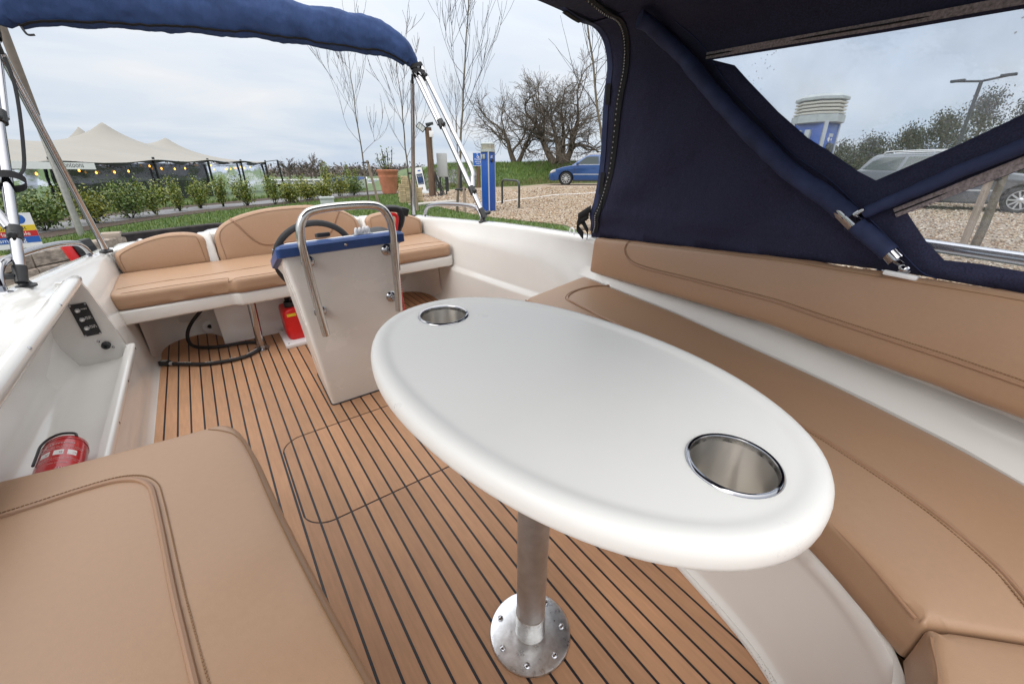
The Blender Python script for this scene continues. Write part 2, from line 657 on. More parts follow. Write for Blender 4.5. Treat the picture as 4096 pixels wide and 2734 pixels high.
MT['navy_sleeve'] = mat('navy_sleeve', (0.032, 0.044, 0.108), 0.7, nscale=16, namt=0.25, bscale=45, bstr=0.25, bdist=0.004, spec=0.3)
MT['boot'] = mat('blue_canvas', (0.038, 0.070, 0.180), 0.8, nscale=5, namt=0.22, stretch=(1.6, 1.0, 0.7), bscale=7, bstr=0.55, bdist=0.03, spec=0.25)
MT['bluetrim'] = mat('blue_trim', (0.016, 0.058, 0.205), 0.42, nscale=30, namt=0.12, bscale=350, bstr=0.15, bdist=0.001)
MT['black'] = mat('black_plastic', (0.016, 0.017, 0.019), 0.42, nscale=30, namt=0.2)
MT['rubber'] = mat('black_rubber', (0.018, 0.018, 0.02), 0.62, nscale=20, namt=0.2)
MT['webbing'] = mat('black_webbing', (0.012, 0.012, 0.014), 0.9, bscale=500, bstr=0.4, bdist=0.001)
MT['zip'] = mat('grey_zip_tape', (0.27, 0.235, 0.25), 0.75, nscale=160, namt=0.5)
MT['zipteeth'] = mat('zip_teeth', (0.55, 0.55, 0.57), 0.35)
MT['white'] = mat('white_plastic', (0.78, 0.78, 0.79), 0.4, nscale=20, namt=0.03)
MT['redplastic'] = mat('red_plastic', (0.60, 0.012, 0.014), 0.33, nscale=9, namt=0.12, bscale=70, bstr=0.06)
MT['redpaint'] = mat('red_enamel', (0.50, 0.010, 0.018), 0.2, nscale=10, namt=0.08, coat=0.5)
MT['yellow'] = mat('yellow_print', (0.72, 0.52, 0.03), 0.5)
MT['bluesign'] = mat('blue_print', (0.02, 0.11, 0.42), 0.5)
MT['redsign'] = mat('red_print', (0.52, 0.02, 0.02), 0.5)
MT['lettering'] = mat('white_print', (0.8, 0.8, 0.8), 0.5)
MT['darkprint'] = mat('black_print', (0.02, 0.02, 0.025), 0.5)
MT['ped'] = mat('blue_enamel', (0.010, 0.075, 0.36), 0.35, nscale=8, namt=0.08)
MT['pedgrey'] = mat('grey_plastic', (0.40, 0.43, 0.42), 0.5, nscale=30, namt=0.12)
MT['pedlens'] = mat('frosted_lens', (0.62, 0.60, 0.52), 0.4)
MT['silver'] = mat('silver_trim', (0.55, 0.56, 0.57), 0.35, 0.6)
MT['greybox'] = mat('grey_cabinet', (0.42, 0.44, 0.44), 0.5, nscale=30, namt=0.08)
MT['post'] = mat('weathered_post', (0.125, 0.078, 0.052), 0.85, nscale=5, namt=0.55, stretch=(7, 7, 0.5), bscale=7, bstr=0.6, detail=8)
MT['stake'] = mat('grey_stake', (0.27, 0.215, 0.17), 0.85, nscale=10, namt=0.3, stretch=(6, 6, 0.4), bscale=14, bstr=0.4)
MT['sleeper'] = mat('weathered_sleeper', (0.30, 0.245, 0.20), 0.9, nscale=3.0, namt=0.5, stretch=(0.5, 4, 7), bscale=9, bstr=0.7, rand=0.2, detail=8)
MT['sleeper_black'] = mat('tarred_sleeper', (0.045, 0.035, 0.033), 0.85, nscale=5, c2=(0.016, 0.012, 0.014), contrast=(0.35, 0.62), bscale=12, bstr=0.7, rand=0.1)
MT['twig_old'] = mat('brown_twig', (0.105, 0.086, 0.068), 0.85, nscale=3, namt=0.35)
MT['bark'] = mat('grey_bark', (0.105, 0.082, 0.06), 0.9, nscale=7, namt=0.45, stretch=(3, 3, 0.6), bscale=9, bstr=0.7)
MT['twig'] = mat('dark_twig', (0.022, 0.016, 0.014), 0.85, nscale=3, namt=0.35)
MT['birch'] = mat('young_bark', (0.12, 0.10, 0.07), 0.75, nscale=10, namt=0.35, stretch=(2, 2, 0.7))
MT['leaf'] = mat('laurel_leaf', (0.085, 0.13, 0.022), 0.34, nscale=2.2, c2=(0.028, 0.062, 0.012), contrast=(0.3, 0.72), rand=0.12)
MT['leaf2'] = mat('privet_leaf', (0.19, 0.19, 0.035), 0.4, nscale=5.0, c2=(0.05, 0.085, 0.017), contrast=(0.3, 0.75), rand=0.12)
MT['conifer'] = mat('dark_evergreen', (0.045, 0.062, 0.024), 0.6, nscale=1.2, c2=(0.016, 0.028, 0.014), contrast=(0.3, 0.7), rand=0.15)
MT['wood_far'] = mat('far_twigs', (0.12, 0.095, 0.085), 0.9, nscale=0.5, namt=0.3)
MT['grass'] = mat('lawn', (0.080, 0.130, 0.018), 0.6, nscale=1.4, c2=(0.036, 0.078, 0.012), contrast=(0.3, 0.7), detail=8)
MT['drygrass'] = mat('rough_grass', (0.15, 0.135, 0.045), 0.7, nscale=1.2, c2=(0.05, 0.085, 0.015), contrast=(0.35, 0.65))
MT['soil'] = mat('dark_soil', (0.055, 0.036, 0.026), 0.95, nscale=14, namt=0.5, bscale=30, bstr=0.8)
MT['asphalt'] = mat('grey_asphalt', (0.17, 0.17, 0.18), 0.85, nscale=60, namt=0.22, bscale=160, bstr=0.5)
MT['gravel'] = mat('gravel_bed', (0.30, 0.235, 0.175), 0.9, nscale=45, namt=0.55, bscale=55, bstr=0.9, btype='voronoi', detail=9)
MT['terracotta'] = mat('terracotta', (0.46, 0.185, 0.105), 0.8, nscale=4, namt=0.2, bscale=40, bstr=0.2)
MT['brick'] = mat('buff_block', (0.42, 0.33, 0.20), 0.85, nscale=20, namt=0.25, bscale=60, bstr=0.4, rand=0.16)
MT['concrete'] = mat('concrete_slab', (0.36, 0.34, 0.31), 0.85, nscale=10, namt=0.2, bscale=50, bstr=0.3)
MT['tent'] = mat('beige_membrane', (0.275, 0.262, 0.235), 0.75, nscale=0.6, namt=0.05)
MT['galv'] = mat('galvanised_steel', (0.42, 0.41, 0.385), 0.45, 0.75, nscale=20, namt=0.15)
MT['glass_dark'] = mat('car_glass', (0.030, 0.045, 0.047), 0.06, coat=0.3)
MT['tyre'] = mat('tyre', (0.018, 0.018, 0.019), 0.8)
MT['alloy'] = mat('alloy_rim', (0.60, 0.61, 0.62), 0.28, 0.85)
MT['carblue'] = mat('blue_car_paint', (0.008, 0.058, 0.21), 0.25, 0.35, coat=1.0)
MT['cargrey'] = mat('grey_car_paint', (0.12, 0.128, 0.145), 0.28, 0.5, coat=1.0)
MT['blackmetal'] = mat('black_painted_steel', (0.022, 0.028, 0.032), 0.4)


def specked(name, c, rough, spots, dark, density=0.55, scale=120):
    m = mat(name, c, rough, nscale=6.0, namt=0.03, bscale=200, bstr=0.05, bdist=0.002, rvar=0.08)
    nt = m.node_tree; N, L = nt.nodes, nt.links
    bs = next(n for n in N if n.type == 'BSDF_PRINCIPLED')
    src = bs.inputs['Base Color'].links[0].from_socket
    tc = N.new('ShaderNodeTexCoord')
    vo = N.new('ShaderNodeTexVoronoi'); vo.inputs['Scale'].default_value = scale
    no = N.new('ShaderNodeTexNoise'); no.inputs['Scale'].default_value = 5.0; no.inputs['Detail'].default_value = 3
    for n in (vo, no): L.new(tc.outputs['Object'], n.inputs['Vector'])
    a = N.new('ShaderNodeMath'); a.operation = 'LESS_THAN'; a.inputs[1].default_value = spots
    b = N.new('ShaderNodeMath'); b.operation = 'GREATER_THAN'; b.inputs[1].default_value = density
    mu = N.new('ShaderNodeMath'); mu.operation = 'MULTIPLY'
    L.new(vo.outputs['Distance'], a.inputs[0]); L.new(no.outputs['Fac'], b.inputs[0])
    L.new(a.outputs[0], mu.inputs[0]); L.new(b.outputs[0], mu.inputs[1])
    mx = N.new('ShaderNodeMix'); mx.data_type = 'RGBA'
    L.new(mu.outputs[0], mx.inputs[0]); L.new(src, mx.inputs[6]); mx.inputs[7].default_value = (*dark, 1)
    L.new(mx.outputs[2], bs.inputs['Base Color'])
    return m
MT['console'] = specked('console_gelcoat', (0.78, 0.755, 0.715), 0.26, 0.10, (0.30, 0.24, 0.18), 0.60, 130)
MT['sealant'] = specked('grubby_sealant', (0.70, 0.69, 0.67), 0.6, 0.22, (0.22, 0.20, 0.19), 0.5, 230)


def emit_mat(name, c, s):
    m, nt, bs, out = node_mat(name)
    bs.inputs['Base Color'].default_value = (*c, 1)
    bs.inputs['Emission Color'].default_value = (*c, 1)
    bs.inputs['Emission Strength'].default_value = s
    return m
MT['bulb'] = emit_mat('warm_bulb', (1.0, 0.45, 0.07), 3.0)


def stones_mat():
    m, nt, bs, out = node_mat('pea_shingle')
    N, L = nt.nodes, nt.links
    g = N.new('ShaderNodeNewGeometry')
    rp = N.new('ShaderNodeValToRGB')
    els = rp.color_ramp.elements
    els[0].position, els[0].color = 0.0, (0.10, 0.07, 0.05, 1)
    els[1].position, els[1].color = 1.0, (0.56, 0.50, 0.42, 1)
    for p, c in ((0.2, (0.30, 0.19, 0.11, 1)), (0.5, (0.40, 0.30, 0.20, 1)), (0.75, (0.44, 0.36, 0.27, 1))):
        e = els.new(p); e.color = c
    L.new(g.outputs['Random Per Island'], rp.inputs[0])
    L.new(rp.outputs[0], bs.inputs['Base Color'])
    bs.inputs['Roughness'].default_value = 0.75
    return m
MT['stones'] = stones_mat()


def leafy(name, cols, rough=0.45):
    m, nt, bs, out = node_mat(name)
    N, L = nt.nodes, nt.links
    g = N.new('ShaderNodeNewGeometry')
    rp = N.new('ShaderNodeValToRGB')
    els = rp.color_ramp.elements
    els[0].color = (*cols[0], 1); els[1].color = (*cols[-1], 1)
    for i, c in enumerate(cols[1:-1]):
        e = els.new((i + 1) / (len(cols) - 1)); e.color = (*c, 1)
    L.new(g.outputs['Random Per Island'], rp.inputs[0])
    L.new(rp.outputs[0], bs.inputs['Base Color'])
    bs.inputs['Roughness'].default_value = rough
    return m
MT['leaf'] = leafy('laurel_leaf_mix', [(0.028, 0.062, 0.010), (0.06, 0.115, 0.016), (0.10, 0.15, 0.02), (0.17, 0.19, 0.028)], 0.32)
MT['leaf2'] = leafy('privet_leaf_mix', [(0.045, 0.085, 0.014), (0.11, 0.165, 0.022), (0.18, 0.225, 0.03), (0.29, 0.28, 0.05)], 0.35)
MT['leaf3'] = leafy('gold_leaf_mix', [(0.035, 0.065, 0.012), (0.09, 0.13, 0.015), (0.20, 0.21, 0.025), (0.30, 0.27, 0.03)], 0.4)
MT['blade'] = leafy('grass_blades', [(0.04, 0.09, 0.011), (0.07, 0.14, 0.015), (0.11, 0.18, 0.022), (0.16, 0.18, 0.04)], 0.55)
MT['needle'] = leafy('evergreen_mix', [(0.012, 0.020, 0.010), (0.028, 0.042, 0.016), (0.05, 0.062, 0.022), (0.10, 0.075, 0.04)], 0.6)
MT['dryblade'] = leafy('dry_blades', [(0.06, 0.09, 0.015), (0.11, 0.13, 0.03), (0.20, 0.16, 0.075), (0.27, 0.22, 0.12)], 0.65)


def pane_mat(name, tint=(0.93, 0.95, 0.97), gloss=0.10, haze=0.10, drops=True):
    m, nt, bs, out = node_mat(name)
    N, L = nt.nodes, nt.links
    N.remove(bs)
    tr = N.new('ShaderNodeBsdfTransparent'); tr.inputs[0].default_value = (*tint, 1)
    gl = N.new('ShaderNodeBsdfGlossy'); gl.inputs['Roughness'].default_value = 0.06
    gl.inputs['Color'].default_value = (0.9, 0.93, 1.0, 1)
    df = N.new('ShaderNodeBsdfDiffuse'); df.inputs[0].default_value = (0.75, 0.78, 0.82, 1)
    tc = N.new('ShaderNodeTexCoord')
    no = N.new('ShaderNodeTexNoise'); no.inputs['Scale'].default_value = 5; no.inputs['Detail'].default_value = 5
    L.new(tc.outputs['Object'], no.inputs['Vector'])
    bu = N.new('ShaderNodeBump'); bu.inputs['Strength'].default_value = 0.35; bu.inputs['Distance'].default_value = 0.02
    L.new(no.outputs['Fac'], bu.inputs['Height'])
    L.new(bu.outputs[0], gl.inputs['Normal'])
    m1 = N.new('ShaderNodeMixShader')
    mr = N.new('ShaderNodeMapRange')
    mr.inputs['From Min'].default_value = 0.35; mr.inputs['From Max'].default_value = 0.75
    mr.inputs['To Min'].default_value = haze * 0.4; mr.inputs['To Max'].default_value = haze * 1.6
    L.new(no.outputs['Fac'], mr.inputs['Value'])
    fac = mr.outputs[0]
    if drops:
        vo = N.new('ShaderNodeTexVoronoi'); vo.inputs['Scale'].default_value = 75
        L.new(tc.outputs['Object'], vo.inputs['Vector'])
        lt = N.new('ShaderNodeMath'); lt.operation = 'LESS_THAN'; lt.inputs[1].default_value = 0.17
        L.new(vo.outputs['Distance'], lt.inputs[0])
        n2 = N.new('ShaderNodeTexNoise'); n2.inputs['Scale'].default_value = 3.0
        L.new(tc.outputs['Object'], n2.inputs['Vector'])
        gt = N.new('ShaderNodeMath'); gt.operation = 'GREATER_THAN'; gt.inputs[1].default_value = 0.52
        L.new(n2.outputs['Fac'], gt.inputs[0])
        mu = N.new('ShaderNodeMath'); mu.operation = 'MULTIPLY'
        L.new(lt.outputs[0], mu.inputs[0]); L.new(gt.outputs[0], mu.inputs[1])
        ma = N.new('ShaderNodeMath'); ma.operation = 'MULTIPLY_ADD'; ma.inputs[1].default_value = 0.5
        L.new(mu.outputs[0], ma.inputs[0]); L.new(fac, ma.inputs[2])
        fac = ma.outputs[0]
    L.new(fac, m1.inputs[0]); L.new(tr.outputs[0], m1.inputs[1]); L.new(df.outputs[0], m1.inputs[2])
    m2 = N.new('ShaderNodeMixShader')
    lw = N.new('ShaderNodeFresnel'); lw.inputs['IOR'].default_value = 1.35
    ml = N.new('ShaderNodeMath'); ml.operation = 'MULTIPLY_ADD'; ml.inputs[1].default_value = 1.0; ml.inputs[2].default_value = gloss * 0.3
    L.new(lw.outputs[0], ml.inputs[0])
    L.new(ml.outputs[0], m2.inputs[0])
    L.new(m1.outputs[0], m2.inputs[1]); L.new(gl.outputs[0], m2.inputs[2])
    L.new(m2.outputs[0], out.inputs[0])
    return m
MT['pane'] = pane_mat('clear_vinyl', tint=(0.82, 0.87, 0.93), haze=0.19)
MT['tentpane'] = pane_mat('dimmed_clear_wall', tint=(0.30, 0.30, 0.34), haze=0.035, drops=False)  # clear panes tinted dark to stand in for the dim tent interior

# ============================================================ THE BOAT
GHY = [-1.35, -1.1, -0.8, -0.3, 0.0, 0.55, 0.9, 1.5, 2.0, 2.3, 2.7, 3.1, 3.4]
GH = [0.05, 0.40, 0.66, 0.90, 1.00, 1.10, 1.14, 1.155, 1.085, 1.045, 1.0, 0.945, 0.925]
GZ = [0.90, 0.885, 0.87, 0.84, 0.81, 0.755, 0.72, 0.672, 0.655, 0.64, 0.605, 0.575, 0.55]
gh = lambda y: interp(y, GHY, GH)
gz = lambda y: interp(y, GHY, GZ)
WBY = [-1.35, -0.9, -0.4, -0.1, 0.03, 0.29, 0.6, 0.9, 1.3, 1.5, 1.8, 2.2, 2.6, 3.4]
WB = [0.02, 0.38, 0.66, 0.83, 0.88, 0.95, 1.0, 1.05, 1.07, 1.09, 1.06, 0.995, 0.94, 0.925]
wb = lambda y: min(interp(y, WBY, WB), gh(y) - 0.004)

boat = Thing('motor_boat', 'small open motor boat with white fibreglass hull, moored beside the bank', 'boat', (XC, 1.2, -0.4), boat=True)
YS = sorted(set([-1.33, -1.2, -1.0, -0.8, -0.6, -0.4, -0.2, 0, .2, .4, .6, .8, 1.0, 1.2, 1.4, 1.55, 1.7, 1.85, 2.0, 2.15, 2.3, 2.415, 2.46, 2.6, 2.75, 2.9, 3.05, 3.2, 3.3, 3.38]))


def outer(y, s):
    g, z = gh(y), gz(y)
    return [(XC + s * (g + .006), z + .004), (XC + s * (g + .02), z + .010), (XC + s * (g + .085), z + .008),
            (XC + s * (g + .103), z - .004), (XC + s * (g + .106), z - .06), (XC + s * (g + .08), z - .09),
            (XC + s * (g + .06), z - .3), (XC + s * max(.01, g - .2), -.42)]


def right_prof(y):
    w = wb(y); lw = max(.01, w - .035); f = max(.005, min(.87, lw - .03))
    g, z = gh(y), gz(y)
    sh_ = 1 - smoothstep(1.56, 1.85, y)
    p = [(XC + f, 0.0), (XC + f + .012, .004), (XC + lw - .008, .06), (XC + lw, .10), (XC + lw + .004, .275),
         (XC + lw + .008, .293), (XC + w - .006, .306), (XC + w, .32), (XC + w, .50), (XC + w + (g - w) * (.45 + .5 * sh_), .5 + (z - .5) * (.45 - .25 * sh_)),
         (XC + g - .004, z - .02), (XC + g, z - .006)]
    return [(x, y, zz) for x, zz in p + outer(y, 1)]


def left_prof(y):
    g, z = gh(y), gz(y)
    if y < 2.43:
        k = min(1.0, g / .98)
        a = [(.87, 0), (.878, .006), (.886, .05), (.892, .10), (.897, .262), (.902, .278), (.957, .606), (.962, .622), (.975, .636)]
        p = [(x * k, zz) for x, zz in a] + [(g - .035, z - .022), (g - .008, z - .012), (g, z - .006)]
    else:
        a = [(.87, 0), (.878, .006), (.888, .05), (.894, .10), (.902, .25), (.906, .30), (.914, .40), (.920, .45), (.925, .50)]
        p = [(min(x, g - .004), zz) for x, zz in a] + [(g - .012 if y > 2.9 else g - .03, z - .04), (g - .005, z - .018), (g, z - .006)]
    return [(XC - x, y, zz) for x, zz in p] + [(x, y, zz) for x, zz in outer(y, -1)]


hm = M()
hm.loft([right_prof(y) for y in YS], closed=False)
i_a = YS.index(1.0); i_b = YS.index(2.415)
hm.loft([left_prof(y) for y in YS], closed=False, skip=lambda i, k: k == 5 and i_a <= i < i_b)
boat.part('hull', hm, MT['gel'], smooth=50)
# transom moulding behind the stern cushions
tp = [(-.50, 0), (-.50, .57), (-.47, .585), (-.40, .59), (-.12, .575), (-.06, .60), (-.02, .615), (.04, .62), (.10, .66), (.44, .68), (.78, .66),
      (.84, .62), (.90, .615), (.94, .60), (1.0, .575), (1.30, .58), (1.36, .565), (1.38, .55), (1.38, 0)]
tm = M().prism(tp, 3.175, 3.34, lambda u, v, w: (u, w + .10 * max(0, v - .4), v))
boat.part('transom', tm, MT['gel'], bevel=.014, segs=3)
for sx in (-.052, .932):
    rb = M().loft([[(sx - .055, 3.19, .395), (sx - .04, 3.105, .395), (sx + .045, 3.105, .395), (sx + .06, 3.19, .395)],
                   [(sx - .045, 3.21, .55), (sx - .03, 3.125, .55), (sx + .04, 3.125, .55), (sx + .055, 3.21, .55)],
                   [(sx - .03, 3.23, .625), (sx - .015, 3.17, .625), (sx + .035, 3.17, .625), (sx + .045, 3.23, .625)]], caps=True)
    boat.part('seat_divider', rb, MT['gel'], bevel=.01)
# stern bench shelf
bo = [(-.492, 3.18), (-.492, 2.655), (-.47, 2.64), (-.04, 2.645), (.0, 2.645), (.035, 2.615), (.845, 2.615), (.88, 2.645), (1.33, 2.64), (1.372, 2.66), (1.372, 3.18)]
boat.part('stern_bench', M().prism(bo, .312, .385), MT['gel'], bevel=.012, segs=3)
# moulding under the bench
pl = [(-.45, 2.80), (-.425, 3.02), (-.37, 3.12), (-.27, 3.16), (-.19, 3.145), (-.13, 3.06), (-.085, 2.93), (-.03, 2.895), (.92, 2.895),
      (.97, 2.94), (1.02, 3.07), (1.08, 3.15), (1.17, 3.16), (1.26, 3.10), (1.31, 2.98), (1.335, 2.80)]
pl = spline(pl, 4)
um = M().loft([[(x, y, .0) for x, y in pl], [(x, y + .008, .02) for x, y in pl], [(x, y + .012, .085) for x, y in pl],
               [(x, y + .028, .10) for x, y in pl], [(x, y + .05, .315) for x, y in pl]], closed=False)
boat.part('locker_front', um, MT['gel_worn'], smooth=60)
dm = M().lathe([(.0, 0), (.014, .0), (.016, .008), (.038, .010), (.044, .004), (.044, -.006)],
               Matrix.Translation((-.17, 3.132, .052)) @ Matrix.Rotation(R(90), 4, 'X'), n=20)
boat.part('drain_fitting', dm, MT['white'])
boat.part('drain_hole', M().lathe([(0, 0), (.013, 0), (.013, .004), (0, .0045)], Matrix.Translation((-.17, 3.129, .052)) @ Matrix.Rotation(R(90), 4, 'X'), n=14), MT['rubber'])
# bench leg
lt = boat.part('bench_leg', M().tube([(.062, 2.70, .008), (.078, 2.70, .315)], .0215, 16), MT['steel'])
boat.part('foot_flange', M().lathe([(.042, 0), (.042, .004), (.027, .008), (.024, .022), (.0215, .022)], (.062, 2.70, .001), n=20), MT['steel'], parent=lt)

# side pocket, port of the picture's left
pp = [(-.455, .283), (-.463, .258), (-.50, .246), (-.61, .242), (-.655, .262), (-.672, .32), (-.625, .60), (-.520, .609)]
pk = M().loft([[(x, y, z) for x, z in pp] for y in (.99, 1.5, 2.0, 2.402)], closed=False)
pocket = boat.part('side_pocket', pk, MT['gel'], smooth=50)
ew = [(-.452, .272), (-.466, .40), (-.49, .56), (-.507, .617), (-.63, .617), (-.685, .32), (-.66, .25), (-.61, .237), (-.50, .240), (-.462, .252)]
boat.part('end_panel', M().prism(ew, 2.402, 2.425, lambda u, v, w: (u, w, v)), MT['gel'], parent=pocket)


def bar(path, rx, rz, n=12):
    return M().tube(path, rx, n, flat=rz / rx)
fpro = [(-.462, .283), (-.460, .291), (-.440, .2955), (-.431, .292), (-.428, .284), (-.431, .262), (-.441, .258)]
fl1 = boat.part('pocket_flange', M().loft([[(x, y, z) for x, z in fpro] for y in (2.43, 2.425, 1.9, 1.4, .99)], caps=True), MT['gel'], parent=pocket, smooth=60)
fl2 = boat.part('pocket_flange', M().tube([(-.507, 2.435, .605), (-.512, 2.40, .622), (-.514, 2.3, .624), (-.516, 1.8, .622), (-.516, .99, .62)], [.006, .020, .026, .027, .027], 12), MT['gel'], parent=pocket)
scr = M().lathe([(.0055, 0), (.0055, .0015), (.003, .003), (0, .0032)], n=10)
screw_me = make_mesh('screw', scr, MT['steel'])


def screw(T_, loc, normal, parent=None, s=1.0):
    o = T_.part('screw', screw_me, None, parent)
    q = Vector(normal).to_track_quat('Z', 'Y').to_matrix().to_4x4()
    o.matrix_local = Matrix.Translation(Vector(loc) - Vector(T_.off)) @ q @ Matrix.Scale(s, 4)
    return o
for y in (2.38, 2.0, 1.6, 1.2):
    screw(boat, (-.4925, y, .634), (1, 0, .6), pocket)
for y in (2.40, 2.05, 1.72, 1.4):
    screw(boat, (-.4295, y, .277), (1, 0, .12), pocket)
# switch panel on the pocket's end wall
spn = Thing('switch_panel', 'black switch panel with three breaker buttons on white pocket end wall', 'switch panel', (-.538, 2.40, .45), boat=True)
SPX = Matrix.Translation((-.541, 2.3995, .45)) @ Matrix.Rotation(R(-1), 4, 'Y') @ Matrix.Rotation(R(90), 4, 'X')
pm = M().obox(SPX @ Matrix.Translation((0, 0, .002)), .028, .073, .002)
spn.part('panel', pm, MT['black'])
for i, (yy, tx) in enumerate(((.045, 'MAIN'), (.004, 'BILGE\nPUMP 1'), (-.037, 'BILGE\nPUMP 2'))):
    b = spn.part('breaker_button', M().lathe([(.0095, 0), (.0095, .004), (.007, .0045), (.006, .010), (.0045, .012), (0, .012)],
                                            SPX @ Matrix.Translation((-.008, yy, .004)), n=6), MT['silver'])
    spn.part('button_cap', M().lathe([(.005, 0), (.005, .003), (.003, .005), (0, .0052)], SPX @ Matrix.Translation((-.008, yy, .016)), n=12), MT['white'], parent=b)
    spn.part('lettering', text_mesh(tx, .0075, MT['lettering'], SPX @ Matrix.Translation((.0125, yy + .003, .0045)), (-.538, 2.40, .45)), None)
for a in (-.024, .024):
    for b in (-.069, .069):
        p = SPX @ Vector((a, b, .004))
        screw(spn, p, (0, -1, 0), s=.7)
vk = Thing('vent_knob', 'small black rubber knob below the black switch panel', 'knob', (-.515, 2.402, .325), boat=True)
KX = Matrix.Translation((-.515, 2.402, .322)) @ Matrix.Rotation(R(90), 4, 'X')
vk.part('knob', M().lathe([(.013, 0), (.016, .003), (.016, .02), (.013, .026), (.006, .026), (.005, .018), (0, .018)], KX, n=18), MT['rubber'])
screw(vk, (-.535, 2.401, .343), (0, -1, 0)); screw(vk, (-.497, 2.401, .303), (0, -1, 0))

# fire extinguisher lying in the pocket
AX0 = Vector((-.538, 1.605, .296)); AX1 = Vector((-.528, 1.25, .296))
EM = Matrix.Translation(AX0) @ (AX1 - AX0).to_track_quat('Z', 'Y').to_matrix().to_4x4()
ex = Thing('fire_extinguisher', 'red fire extinguisher lying in the white side pocket', 'extinguisher', tuple(AX0 - Vector((0, 0, .05))), boat=True)
ex.part('cylinder', M().lathe([(.0, .012), (.03, .010), (.040, .002), (.047, .004), (.0505, .016), (.0515, .03), (.0515, .29), (.045, .325), (.022, .35), (.018, .37), (0, .37)], EM, n=40), MT['redpaint'])
ex.part('base_ring', M().lathe([(.046, -.001), (.0495, .004), (.0517, .02), (.052, .02), (.0505, .003), (.047, -.003)], EM, n=40, cap=False), MT['redpaint'])


def on_cyl(ang, zz, off=.0522):
    """frame on the cylinder: x along the girth, y towards the base, z outward"""
    ca, sa = math.cos(ang), math.sin(ang)
    m = Matrix(((-sa, 0, ca, ca * off), (ca, 0, sa, sa * off), (0, -1, 0, zz), (0, 0, 0, 1)))
    return EM @ m
# which way is up on the cylinder
up_l = (EM.to_3x3().inverted() @ Vector((.30, -.25, .9))).normalized()
A0 = math.atan2(up_l.y, up_l.x)


def cyl_patch(a0, a1, z0, z1, off, n=10):
    return M().grid(lambda u, v: EM @ Vector((off * math.cos(a0 + (a1 - a0) * u), off * math.sin(a0 + (a1 - a0) * u), z0 + (z1 - z0) * v)), n, 1)


def cyl_text(txt, size, ang, zz, flip=True):
    """wraps a word round the cylinder, its foot towards the head"""
    me = text_mesh(txt, size, MT['lettering'], IDENT)
    off = Vector(ex.off)
    for v in me.vertices:
        a = ang + (v.co.x / .0522) * 1.0
        p = Vector((.0523 * math.cos(a), .0523 * math.sin(a), zz + v.co.y))
        v.co = EM @ p - off
    return me
for txt, sz, da, zz in (('FIRE+SAFETY', .011, 0.1, .045), ('F', .022, .74, .05), ('X', .022, 1.02, .05), ('DO NOT TEST PRIOR TO USE. PRESSURE', .0055, 0, .064), ('INDICATOR IS OUTSIDE TEMPERATURE', .0055, 0, .072),
                        ('SQUEEZE LEVER AND SWEEP FROM', .006, 0, .125), ('SIDE TO SIDE. USE LEVERS TO CONTROL DISCHARGE', .005, 0, .133), ('BASE OF FIRE', .007, 0, .15), ('OUT', .012, -.2, .175)):
    ex.part('lettering', cyl_text(txt, sz, A0 + da, zz), None)
for k, lt_ in enumerate('ABC'):
    a = A0 + .62 - k * .55
    pch = ex.part('pictogram', cyl_patch(a - .2, a + .2, .083, .108, .0520), MT['lettering'])
    ex.part('lettering', cyl_text(lt_, .014, a - .09, .096), None, parent=pch).data.materials[0] = MT['redpaint']
wp = [EM @ Vector((.056 * math.cos(A0 + a), .056 * math.sin(A0 + a), z)) for a, z in ((1.15, .11), (1.15, .06), (1.1, .01))]
wp += [EM @ Vector((.05 * math.cos(A0 + a), .05 * math.sin(A0 + a), z)) for a, z in ((.75, -.012), (.2, -.012), (-.35, -.012), (-.5, .004))]
ex.part('bracket_wire', M().tube(spline(wp, 5), .0036, 8), MT['blackmetal'])

# ------------------------------------------------------------ cockpit floor of teak planks with black caulking
fl = M().box(XC - .875, XC + .875, -.25, 3.2, -.05, -.0022)
floor = structure('cockpit_floor', fl, MT['caulk'], boat=True)
HX0, HX1, HY0, HY1, HR, GAP = .005, .875, 1.150, 1.685, .085, .0066


def hnear(x):
    if x < HX0 + HR: return HY0 + HR - math.sqrt(max(0, HR * HR - (HX0 + HR - x) ** 2))
    if x > HX1 - HR: return HY0 + HR - math.sqrt(max(0, HR * HR - (x - HX1 + HR) ** 2))
    return HY0


def hfar(x):
    return HY0 + HY1 - hnear(x)


def plank(poly):
    cxp = sum(p[0] for p in poly) / len(poly); cyp = sum(p[1] for p in poly) / len(poly)
    me = make_mesh('plank', M().prism([(x - cxp, y - cyp) for x, y in poly], -.012, 0), MT['teak'], smooth=None)
    o = bpy.data.objects.new('plank', me)
    COL.objects.link(o)
    o.parent = floor
    o.location = (cxp, cyp, 0)


